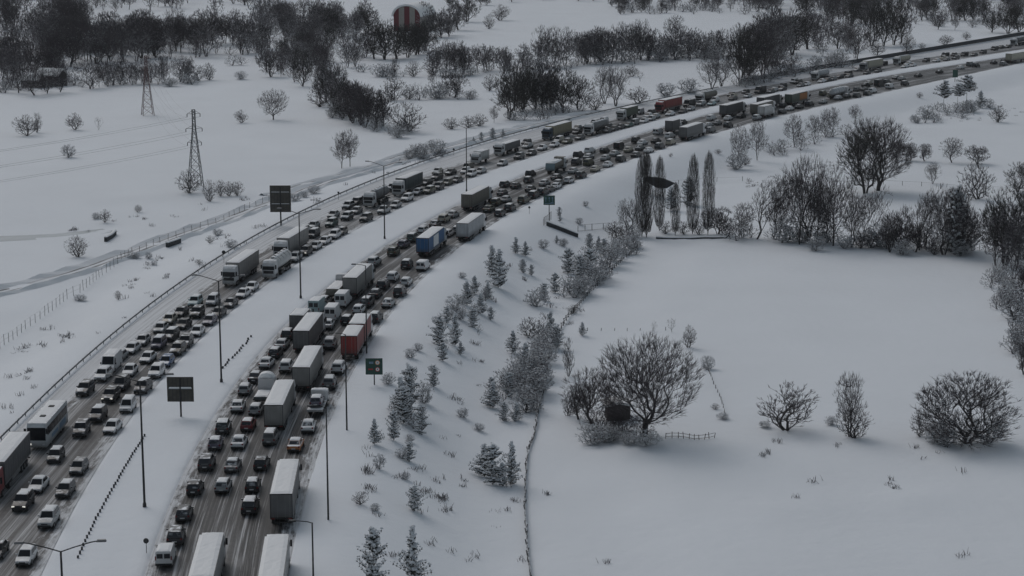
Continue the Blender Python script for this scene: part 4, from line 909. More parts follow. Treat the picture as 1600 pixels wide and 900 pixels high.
def rail_along(name, f, y0, y1, off, label, h=.72, step=4.0, mat='steel', thick=.16):
    t = empty(name, (f(y0), y0, 0)); o = Vector((f(y0), y0, 0)); pts = []; Y = y0
    while Y <= y1: pts.append(Vector((f(Y) - off, Y, 0))); Y += step
    r = MB()
    for a, b in zip(pts[:-1], pts[1:]):
        a = a - o; b = b - o; n = Vector(((b - a).y, -(b - a).x, 0)).normalized() * .04
        for z0, z1 in ((h - thick * 2, h),): r.loft([[tuple(a - n + Vector((0, 0, z0))), tuple(a + n + Vector((0, 0, z0))), tuple(a + n + Vector((0, 0, z1))), tuple(a - n + Vector((0, 0, z1)))], [tuple(b - n + Vector((0, 0, z0))), tuple(b + n + Vector((0, 0, z0))), tuple(b + n + Vector((0, 0, z1))), tuple(b - n + Vector((0, 0, z1)))]], 0)
    part('rail', r, M[mat], t); p = MB()
    for q in pts: c = q - o; p.box(c.x - .05, c.x + .05, c.y - .05, c.y + .05, -.2, h)
    ps = part('post', p, M['steel'], t); ps['kind'] = 'stuff'; tag(t, label, 'guard rail'); return t
rail_along('guard_rail', cUL, 150, 720, .5, 'long grey guard rail along the left edge of the far carriageway', mat='rimd2')
rail_along('barrier_wall', cUL, 735, 1400, 1.5, 'dark parapet wall along the far end of the motorway', h=1.9, thick=.85, mat='stonedark')

# culvert with a dark concrete mouth below the green sign
def beam(name, pts, h, w, mat, label, cat, snow=True):
    Q = polyline(pts, 3.0); o = Q[0]; t = empty(name, tuple(o)); m = MB(); s = MB()
    for a, b in zip(Q[:-1], Q[1:]):
        a = a - o; b = b - o; n = Vector(((b - a).y, -(b - a).x, 0)).normalized() * w / 2
        m.loft([[tuple(p - n + Vector((0, 0, -1))), tuple(p + n + Vector((0, 0, -1))), tuple(p + n + Vector((0, 0, h))), tuple(p - n + Vector((0, 0, h)))] for p in (a, b)], 0)
        n *= 1.1; s.loft([[tuple(p - n + Vector((0, 0, h + .003))), tuple(p + n + Vector((0, 0, h + .003))), tuple(p + n * .7 + Vector((0, 0, h + .22))), tuple(p - n * .7 + Vector((0, 0, h + .22)))] for p in (a, b)], 0)
    part('wall', m, M[mat], t)
    if snow: part('snow_cap', s, M['snowcap'], t)
    tag(t, label, cat); return t
beam('culvert_wall', [(854, 352), (870, 358), (888, 365), (903, 371)], .9, .7, 'stonedark', 'dark concrete culvert wall below the green direction sign', 'culvert')
beam('stone_wall', [(1025, 372), (1060, 373), (1100, 372), (1135, 372)], .28, .7, 'stonedark', 'low dark wall under the row of poplars', 'wall')
beam('culvert_wall', [(165, 378), (173, 374), (180, 367)], 1.0, .6, 'stonedark', 'dark culvert mouth where the frozen stream ends', 'culvert')
beam('culvert_wall', [(261, 386), (270, 383), (281, 379)], .9, .6, 'stonedark', 'small dark culvert between service road and left fence', 'culvert')

# dark pointed canopy seen behind the poplars
x, y, z = gp(1030, 306); t = empty('canopy', (x, y, z)); sp_ = F / (y * cP + (CAMH - z) * sP); q = MB(); hw = 33 / sp_ / 2 + 1.2
q.loft([[(-hw, -1.6, 4.0), (-hw, 1.6, 4.2), (-hw + .6, 0, 4.9)], [(-hw * .2, -2, 2.3), (-hw * .2, 2, 2.5), (-hw * .2, 0, 4.7)], [(hw * .45, -2, 2.2), (hw * .45, 2, 2.4), (hw * .35, 0, 4.3)], [(hw, -.2, 3.1), (hw, .2, 3.1), (hw - .1, 0, 3.3)]], 0); part('roof', q, M['dark'], t)
for xx in (-hw * .7, hw * .2): q = MB(); q.tube((xx, 0, -.2), (xx, 0, 3.0), .1, .1, 6); part('post', q, M['dark'], t)
tag(t, 'dark pointed canopy roof on posts behind the poplars', 'canopy')

# ------------------------------------------------------------------ pylons and cables
def pylon(px, py, hm, wb, mat, label, arms):
    x, y, z = gp(px, py); t = empty('power_pylon', (x, y, z), .35); q = MB(); n = 9
    def half(zz): return wb / 2 * (1 - .80 * min(zz / (hm * .78), 1)) + .0
    zs = [hm * (1 - (1 - i / n) ** 1.25) for i in range(n + 1)]
    for i in range(n):
        a, b = half(zs[i]), half(zs[i + 1]); A = [(-a, -a), (a, -a), (a, a), (-a, a)]; B = [(-b, -b), (b, -b), (b, b), (-b, b)]
        for j in range(4):
            k = (j + 1) % 4; q.tube((*A[j], zs[i]), (*B[j], zs[i + 1]), .10, .09, 4); q.tube((*A[j], zs[i]), (*B[k], zs[i + 1]), .05, .05, 4); q.tube((*A[k], zs[i]), (*B[j], zs[i + 1]), .05, .05, 4); q.tube((*B[j], zs[i + 1]), (*B[k], zs[i + 1]), .05, .05, 4)
    part('lattice_mast', q, M[mat], t); tips = []
    for zz, aw in arms:
        q = MB(); h = half(zz)
        for sx in (-1, 1):
            q.tube((sx * h, 0, zz), (sx * aw, 0, zz), .08, .05, 4); q.tube((sx * h, 0, zz + .7), (sx * aw, 0, zz), .05, .05, 4); tips.append((sx * aw, 0, zz - .8))
        ar = part('cross_arm', q, M[mat], t)
        for sx in (-1, 1): q = MB(); q.tube((sx * aw, 0, zz), (sx * aw, 0, zz - .8), .10, .10, 5); part('insulator', q, M['dark'], ar)
    tag(t, label, 'power pylon', 'power pylons in the left field'); return t, tips
p1, tips1 = pylon(306, 292, 19.0, 3.4, 'pylon_grey', 'dark lattice pylon with three cross arms rising from a round bush', ((18.0, 1.6), (14.4, 2.0), (11.0, 1.7)))
p2, tips2 = pylon(231, 180, 19.0, 3.6, 'pylon_red', 'reddish lattice pylon standing against the far wood', ((18.0, 1.6), (14.4, 2.0), (11.0, 1.7)))
def w_of(t, tip):
    c, s = math.cos(.35), math.sin(.35); return Vector((t.location.x + tip[0] * c, t.location.y + tip[0] * s, t.location.z + tip[2]))
for i, tip in enumerate(tips1):
    a = w_of(p1, tip); ang = Vector((-150, -120, 0)); b = a + ang; b.z = a.z - 1
    q = MB(); pts = [(a.lerp(b, k / 16) - Vector((0, 0, 5 * 4 * (k / 16) * (1 - k / 16)))) - a for k in range(17)]; q.path([tuple(p) for p in pts], .025, 4)
    c2 = w_of(p2, tips2[i]); pts = [(a.lerp(c2, k / 16) - Vector((0, 0, 4 * 4 * (k / 16) * (1 - k / 16)))) - a for k in range(17)]; q.path([tuple(p) for p in pts], .012, 4)
    o = link('power_cable', q.mesh('power_cable', [M['dark']]), None, tuple(a))
    tag(o, ('upper', 'upper', 'middle', 'middle', 'lowest', 'lowest')[i] + (' left' if i % 2 == 0 else ' right') + ' power cable strung from the dark pylon over the left field', 'power cable', 'power cables')

# ------------------------------------------------------------------ buildings
x, y, z = gp(636, 49); t = empty('barn', (x, y, z), -.25)
def arch(w, h, e, k=14): return [(w / 2 * -math.cos(math.pi * i / k), e + (h - e) * math.sin(math.pi * i / k)) for i in range(k + 1)]
q = MB(); A = arch(14, 12.5, 8); Lb = 24
q.loft([[(a, yy, b) for a, b in A] + [(7, yy, -1), (-7, yy, -1)] for yy in (0, Lb)], 0); part('wall', q, plain('barn_wall', (.32, .30, .27), .8), t)
for i in range(5):
    x0, x1 = -7 + 14 * i / 5 + .02, -7 + 14 * (i + 1) / 5 - .02; q = MB(); top = lambda xx: 8 + 4.5 * math.sqrt(max(0, 1 - (xx / 7) ** 2)) - .15
    q.face([(x0, -.06, -.5), (x1, -.06, -.5), (x1, -.06, top(x1)), ((x0 + x1) / 2, -.06, top((x0 + x1) / 2)), (x0, -.06, top(x0))])
    s = part('stripe', q, plain('barn_red', (.13, .024, .030), .75) if i % 2 == 0 else plain('barn_pale', (.30, .285, .26), .75), t)
q = MB(); A2 = arch(16, 13.6, 7.4); A3 = arch(14.2, 12.7, 7.4)
q.loft([[(a, yy, b) for a, b in A2] + [(a, yy, b) for a, b in A3[::-1]] for yy in (-.8, Lb + .5)], 0); part('roof', q, M['snowcap'], t)
tag(t, 'arched red and pale striped barn with snowy roof among the far trees', 'barn')
def house(px, py, rz, w, l, h, rh, label, wallm):
    x, y, z = gp(px, py); t = empty('house', (x, y, z), rz); q = MB()
    q.loft([[(-w / 2, yy, -1), (w / 2, yy, -1), (w / 2, yy, h), (0, yy, h + rh), (-w / 2, yy, h)] for yy in (0, l)], 0); part('wall', q, wallm, t)
    q = MB(); o = .5
    for sx in (-1, 1):
        q.loft([[(0, yy, h + rh + .02), (sx * (w / 2 + o), yy, h - o * rh / (w / 2)), (sx * (w / 2 + o), yy, h - o * rh / (w / 2) + .35), (0, yy, h + rh + .4)] for yy in (-o, l + o)], 0)
    part('roof', q, M['snowcap'], t)
    for i in range(2 if w > 4 else 0):
        f = MB(); xx = -w / 4 + i * w / 2; f.box(xx - .5, xx + .5, -.05, .02, 1.0, 2.1); wd = part('window', f, M['glass'], t)
        f = MB(); f.box(xx - .58, xx + .58, -.07, -.052, .92, 1.0); f.box(xx - .58, xx + .58, -.07, -.052, 2.1, 2.18); f.box(xx - .58, xx - .5, -.07, -.052, 1, 2.1); f.box(xx + .5, xx + .58, -.07, -.052, 1, 2.1); part('frame', f, M['white'], wd)
    tag(t, label, 'house'); return t
house(98, 134, 1.25, 6, 9, 4.0, 2.0, 'low dark house with thick snowy roof among trees at far left', plain('dark_plank', (.06, .055, .05), .9))
house(66, 137, 1.3, 5.5, 7, 3.0, 2.0, 'smaller snow roofed shed just left of the low dark house', plain('dark_plank2', (.08, .07, .065), .9))
house(967, 658, .1, 3.4, 2.6, 2.3, .35, 'small dark hut half hidden under the big bare tree', plain('hut_wall', (.055, .050, .048), .9))
house(1450, 12, .3, 9, 12, 4, 2, 'pale snowy house among the trees at the top right', plain('far_wall', (.28, .28, .29), .9))

# ------------------------------------------------------------------ trees
def prisms(segs, k=3):
    """segs: (p0, p1, r0, r1) -> one mesh of thin k-sided prisms"""
    A = np.array([s[0] for s in segs], float); B = np.array([s[1] for s in segs], float); r0 = np.array([s[2] for s in segs]); r1 = np.array([s[3] for s in segs])
    D = B - A; D /= np.maximum(np.linalg.norm(D, axis=1, keepdims=True), 1e-6)
    up = np.where(np.abs(D[:, 2:3]) > .9, np.array([[1., 0, 0]]), np.array([[0, 0, 1.]]))
    U = np.cross(D, up); U /= np.linalg.norm(U, axis=1, keepdims=True); V = np.cross(D, U); n = len(segs)
    P = np.zeros((n, 2 * k, 3))
    for i in range(k):
        a = 2 * math.pi * i / k + .5; w = U * math.cos(a) + V * math.sin(a)
        P[:, i] = A + w * r0[:, None]; P[:, k + i] = B + w * r1[:, None]
    base = (np.arange(n) * 2 * k)[:, None]; Q = []
    for i in range(k):
        j = (i + 1) % k; Q.append(base + np.array([[i, k + i, k + j, j]]))
    return P.reshape(-1, 3), np.stack(Q, 1).reshape(-1, 4)
def np_mesh(name, V, Q, mat, n=4):
    me = bpy.data.meshes.new(name); me.vertices.add(len(V)); me.vertices.foreach_set('co', V.ravel())
    me.loops.add(len(Q) * n); me.loops.foreach_set('vertex_index', Q.ravel().astype(np.int32)); me.polygons.add(len(Q))
    me.polygons.foreach_set('loop_start', np.arange(0, len(Q) * n, n, dtype=np.int32)); me.polygons.foreach_set('loop_total', np.full(len(Q), n, dtype=np.int32))
    me.materials.append(mat); me.update(calc_edges=True); return me
def rot_about(d, ax, a):
    return d * math.cos(a) + ax.cross(d) * math.sin(a) + ax * ax.dot(d) * (1 - math.cos(a))
# kind: crown centre z, half height, lowest z, stems, first-fork height, points, sprays, base radius, least radius, lumpiness, outward bias
TK = dict(
    round=(.57, .43, .14, 1, .14, 700, 5, .024, .0014, .12, 1.0), oak=(.57, .44, .12, 1, .16, 1500, 6, .028, .0010, .18, .9), dense=(.55, .45, .10, 3, .12, 850, 6, .018, .0018, .30, .8), leafbush=(.48, .52, .03, 6, .08, 1100, 6, .015, .0016, .26, .8),
    darkround=(.54, .46, .08, 3, .14, 760, 6, .017, .0017, .42, .6), tall=(.60, .40, .16, 1, .45, 620, 5, .018, .0014, .30, .6), multi=(.56, .44, .10, 5, .25, 720, 5, .013, .0014, .32, .8),
    paletall=(.57, .43, .10, 5, .25, 720, 5, .012, .0012, .34, .8), poplar=(.53, .47, .03, 1, .60, 1200, 5, .020, .0020, .0, .4), bush=(.46, .54, .03, 7, .06, 420, 4, .014, .0026, .20, 1.0),
    scrub=(.45, .55, .03, 7, .05, 90, 3, .012, .0075, .2, .9), farwood=(.56, .44, .10, 3, .30, 230, 6, .014, .0034, .32, .6), snowbush=(.42, .58, .02, 8, .05, 420, 4, .012, .0034, .25, .9), sapling=(.60, .40, .2, 2, .3, 70, 3, .014, .003, .1, .9), slant=(.62, .38, .22, 1, .50, 360, 4, .020, .0016, .35, .6))
def grow(kind, seed):
    zc, rz, zl, stems, fork, npts, spr, rt, rmin, lump, outb = TK[kind]; rg = random.Random(seed); nr = np.random.RandomState(seed)
    lean = .55 if kind == 'slant' else rg.uniform(-.06, .06); off = seed * 3.7
    pts = []
    while len(pts) < npts:
        v = Vector((rg.gauss(0, 1), rg.gauss(0, 1), rg.gauss(0, 1))).normalized() * (rg.random() ** .40)
        if kind == 'poplar': a_ = rg.uniform(0, 6.283); r_ = rg.random() ** .5; v = Vector((r_ * math.cos(a_), r_ * math.sin(a_), rg.uniform(-1, 1)))
        z = zc + v.z * rz
        if z < zl: continue
        if kind == 'poplar': f = (min(1, max(0, 1.02 - z) / .22) ** .7) * (.35 + .65 * min(1, z / .22)); x, y = v.x * .5 * f, v.y * .5 * f
        elif kind in ('bush', 'snowbush'): f = .55 + .45 * min(1, z / .35); x, y = v.x * .5 * f, v.y * .5 * f
        else: x, y = v.x * .5, v.y * .5
        q = noise.noise((x * 4.5 + off, y * 4.5, z * 3.6)); q2 = noise.noise((x * 2 + off, y * 2, z * 2 + 9))
        if q < -.42 + lump + .0 or (math.hypot(x, y) > .36 and q2 < -.12 + lump * .6 - .1): continue
        pts.append((x + lean * (z - .1), y, z))
    pts = np.array(pts); node = []; par = []; dirs = []
    def add(p, pa, d): node.append(p); par.append(pa); dirs.append(d); return len(node) - 1
    for k in range(stems):
        az = 6.283 * k / stems + rg.uniform(-.5, .5); t = 0 if stems == 1 else rg.uniform(.15, .5 if kind not in ('bush', 'snowbush') else 1.0)
        b = np.array([.02 * math.cos(az), .02 * math.sin(az), -.02]) if stems > 1 else np.array([0, 0, -.02]); d = np.array([math.sin(t) * math.cos(az) + lean, math.sin(t) * math.sin(az), math.cos(t)]); d /= np.linalg.norm(d)
        i = add(b, -1, d); n = max(2, int(fork / .035))
        for m in range(n):
            d = d + nr.normal(0, .07, 3); d /= np.linalg.norm(d); i = add(node[i] + d * fork / n, i, d)
    base = np.array([0, 0, fork * .5]); pts = pts[np.argsort(np.linalg.norm((pts - base) * np.array([1, 1, .8]), axis=1) + nr.normal(0, .04, len(pts)))]
    NP = np.array(node); ND = np.array(dirs); step = .05; leaves = []
    up = 1.6 if kind == 'poplar' else .8
    for p in pts:
        v = p - NP; L = np.linalg.norm(v, axis=1) + 1e-6; c = (v * ND).sum(1) / L
        cost = L * (1.6 - 1.05 * c) + (up * np.maximum(0, NP[:, 2] - p[2] + (.08 if kind == 'poplar' else .0)) if True else 0)
        i = int(np.argmin(cost)); m = max(1, int(L[i] / step)); d0 = ND[i]; q = NP[i]; cur = i; nn = []; nd = []
        for k in range(m):
            tgt = p - q; tl = np.linalg.norm(tgt) + 1e-6; w = (k + 1) / m; d = d0 * (1 - w) * .7 + tgt / tl * (.5 + w) + nr.normal(0, .05, 3); d /= np.linalg.norm(d)
            q = q + d * (tl / (m - k)); d0 = d; cur = add(q, cur, d); nn.append(q); nd.append(d)
        NP = np.vstack([NP, nn]); ND = np.vstack([ND, nd]); leaves.append(cur)
    cnt = np.zeros(len(node))
    for l in leaves: cnt[l] += 1
    for i in range(len(node) - 1, -1, -1):
        if par[i] >= 0: cnt[par[i]] += cnt[i]
    tot = npts / stems; rad = np.maximum(rt * (np.maximum(cnt, 1) / tot) ** .56, rmin)
    T = []; Cn = []; tips = []
    for i in range(len(node)):
        if par[i] < 0: continue
        r0 = min(rad[par[i]], rad[i] * 1.5); (T if cnt[i] > tot * .06 else Cn).append((tuple(node[par[i]]), tuple(node[i]), r0, rad[i]))
    ctr = np.array([lean * .4, 0, zc - .25])
    for l in leaves:
        o = node[l] - ctr; o /= np.linalg.norm(o) + 1e-6
        for k in range(spr):
            d = dirs[l] * .6 + o * outb * .5 + nr.normal(0, .34, 3) + np.array([0, 0, 1.4 if kind == 'poplar' else .55]); d /= np.linalg.norm(d); L = rg.uniform(.025, .085); q = node[l] + d * L
            Cn.append((tuple(node[l]), tuple(q), rmin, rmin * .6))
            if k < 2:
                d2 = d + nr.normal(0, .45, 3); d2 /= np.linalg.norm(d2); Cn.append((tuple(node[l] + d * L * .5), tuple(node[l] + d * L * .5 + d2 * L * .8), rmin * .8, rmin * .5))
        tips.append(tuple(node[l]))
    A = np.array([s[1] for s in T + Cn]); zt = np.percentile(A[:, 2], 99.7); xw = np.percentile(A[:, 0], 98.5) - np.percentile(A[:, 0], 1.5); yw = np.percentile(A[:, 1], 98.5) - np.percentile(A[:, 1], 1.5)
    return T, Cn, tips, zt, (xw + yw) / 2
PROTO = {}
def pads(pts, size, rg, up=.02, flat=.45):
    """small lumps of lying snow (flattened octahedra)"""
    V = []; Q = []
    for p in pts:
        s = size * rg.uniform(.5, 1.4); a = rg.uniform(0, 3.14); n = len(V); cx, cy, cz = p; cz += up
        for i in range(4):
            t = a + i * math.pi / 2; V.append((cx + s * math.cos(t) * rg.uniform(.7, 1.3), cy + s * math.sin(t) * rg.uniform(.7, 1.3), cz + rg.uniform(-.3, .3) * s * flat))
        V.append((cx, cy, cz + s * flat)); V.append((cx, cy, cz - s * flat * .5))
        for i in range(4): Q.append((n + i, n + (i + 1) % 4, n + 4)); Q.append((n + (i + 1) % 4, n + i, n + 5))
    return np.array(V, float), np.array(Q)
def proto(kind, var):
    key = (kind, var)
    if key in PROTO: return PROTO[key]
    rg = random.Random(hash(kind) % 1 + var * 17 + len(kind)); out = []
    if kind in TK:
        base = kind
        T, Cn, tips, zt, w = grow(base, 11 + var * 7 + len(kind)); S = np.array([1 / w, 1 / w, 1 / zt])
        tw = {'darkround': M['twig_dark'], 'poplar': M['twig_plain'], 'snowbush': M['twig_snowy'], 'paletall': M['twig_snowy']}.get(kind, M['twig'])
        V, Q = prisms(T, 6 if base in ('oak',) else 5); V = V * S; out.append(('trunk', np_mesh('trunk', V, Q, M['bark'])))
        V, Q = prisms(Cn, 3); V = V * S; out.append(('crown', np_mesh('crown', V, Q, tw)))
        if kind == 'snowbush':
            pt = [tuple(np.array(t) * S) for t in rg.sample(tips, min(len(tips), 700))]; V, Q = pads(pt, .036, rg); out.append(('snow', np_mesh('snow', V, Q, M['pad'], 3)))
        elif kind == 'leafbush':
            pt = [tuple(np.array(t) * S) for t in rg.sample(tips, min(len(tips), 650))]; V, Q = pads(pt, .013, rg); out.append(('snow', np_mesh('snow', V, Q, M['pad'], 3)))
        elif kind == 'paletall' or kind == 'dense':
            pt = [tuple(np.array(t) * S) for t in rg.sample(tips, min(len(tips), 200))]; V, Q = pads(pt, .012, rg); out.append(('snow', np_mesh('snow', V, Q, M['pad'], 3)))
    else:   # conifers: 'pine' (young, snow laden) and 'umbrella' (tall bare trunk)
        T = [((0, 0, -.03), (0, 0, .97), .014, .003)]; segs = []; bl = []; pd = []
        young = kind == 'pine'; nw = 13 if young else 9; z0 = .04 if young else .45; asp = .42 if young else .30
        for i in range(nw):
            f = i / (nw - 1); z = z0 + (.93 - z0) * f; Lb = asp * (((1 - f) ** .8 + .10) if var % 2 else (math.sin(math.pi * (.22 + .72 * f)) ** .8 * .85 + .05)) * rg.uniform(.7, 1.2) if young else asp * (math.sin(math.pi * min(1, .25 + .7 * f)) * .9 + .1)
            for j in range(7 if young else 6):
                az = rg.uniform(0, 6.283); e = rg.uniform(-.05, .75) if young else rg.uniform(0, .5); L = Lb * rg.uniform(.4, 1.3); d = Vector((math.cos(az) * math.cos(e), math.sin(az) * math.cos(e), math.sin(e))); p = Vector((0, 0, z + rg.uniform(-.05, .05)))
                q = p + d * L; segs.append((tuple(p), tuple(q), .005, .002))
                m = 5 if young else 6
                for s in range(m):
                    c = p.lerp(q, (s + 1.2) / (m + .2)); rr = (.055 if young else .06) * rg.uniform(.7, 1.2) * (1 - .35 * f)
                    for b in range(13):
                        v = (Vector((rg.gauss(0, 1), rg.gauss(0, 1), rg.gauss(0, .7))).normalized() + d * .7 + Vector((0, 0, .25))).normalized(); n = v.orthogonal().normalized(); n = rot_about(n, v, rg.uniform(0, 6.28)) * .006
                        bl.append((tuple(c - n), tuple(c + n), tuple(c + v * rr)))
                    if rg.random() < (.95 if young else .7):
                        for _ in range(3): pd.append(tuple(c + Vector((rg.gauss(0, .022), rg.gauss(0, .022), .020))))
        V, Q = prisms(T + [], 6); out.append(('trunk', np_mesh('trunk', V, Q, M['bark'])))
        V, Q = prisms(segs, 3); nv = len(V); B = np.array(bl).reshape(-1, 3)
        Q3 = np.concatenate([Q[:, [0, 1, 2]], Q[:, [0, 2, 3]], np.arange(len(B)).reshape(-1, 3) + nv]); V = np.concatenate([V, B])
        S = np.array([1 / (asp * 1.9), 1 / (asp * 1.9), 1]); V = V * S
        out.append(('crown', np_mesh('crown', V, Q3, M['needle'], 3)))
        V, Q = pads(pd, .028, rg, flat=.65); V = V * S; out.append(('snow', np_mesh('snow', V, Q, M['pad'], 3)))
    PROTO[key] = out; return out
NAMES = dict(leafbush='bush', round='bare_tree', oak='bare_tree', dense='bare_tree', tall='bare_tree', multi='bare_tree', poplar='poplar_tree', bush='bush', sapling='sapling', slant='bare_tree', snowbush='bush', darkround='bare_tree', paletall='bare_tree', pine='pine_tree', umbrella='pine_tree')
DESC = dict(leafbush='wide dense bush holding snow', round='bare round crowned tree', oak='large spreading bare tree', dense='dense bare tree', tall='slender bare tree', multi='bare tree of several stems', poplar='narrow upright poplar', bush='bare twiggy bush', sapling='thin bare sapling',
            slant='leaning bare tree', snowbush='snow covered bush', darkround='dark thick twigged tree', paletall='pale frosted tree', pine='young snow laden pine', umbrella='tall pine with snowy crown')
CAT = dict(leafbush='bush', bush='bush', snowbush='bush', pine='tree', umbrella='tree', sapling='sapling')
TREE_ITEMS = []; NV = dict(oak=2, poplar=3, pine=4, umbrella=2, darkround=3, slant=2)
def tree(kind, px, py, h, w=None, item=True, name_group=None):
    X, Y, Z = gp(px, py); s = F / (Y * cP + (CAMH - Z) * sP); ct = cP * 1.0
    hm = h / s / .96; wm = (w if w else h * {'poplar': .12, 'tall': .5, 'multi': .65, 'pine': .78, 'bush': 1.15, 'snowbush': 1.3, 'round': .9, 'sapling': .6, 'umbrella': .6, 'slant': .8, 'oak': .95, 'darkround': .85}.get(kind, .8)) / s
    t = empty(NAMES[kind], (X, Y, Z), 0 if kind in ('slant',) else R.uniform(0, 6.28)); t.scale = (wm, wm, hm)
    for pn, me in proto(kind, R.randrange(NV.get(kind, 3))): link(pn, me, t)
    t['category'] = CAT.get(kind, 'tree')
    if name_group: t['group'] = name_group
    if item: TREE_ITEMS.append((t, DESC[kind], px, py - h * .4))
    return t
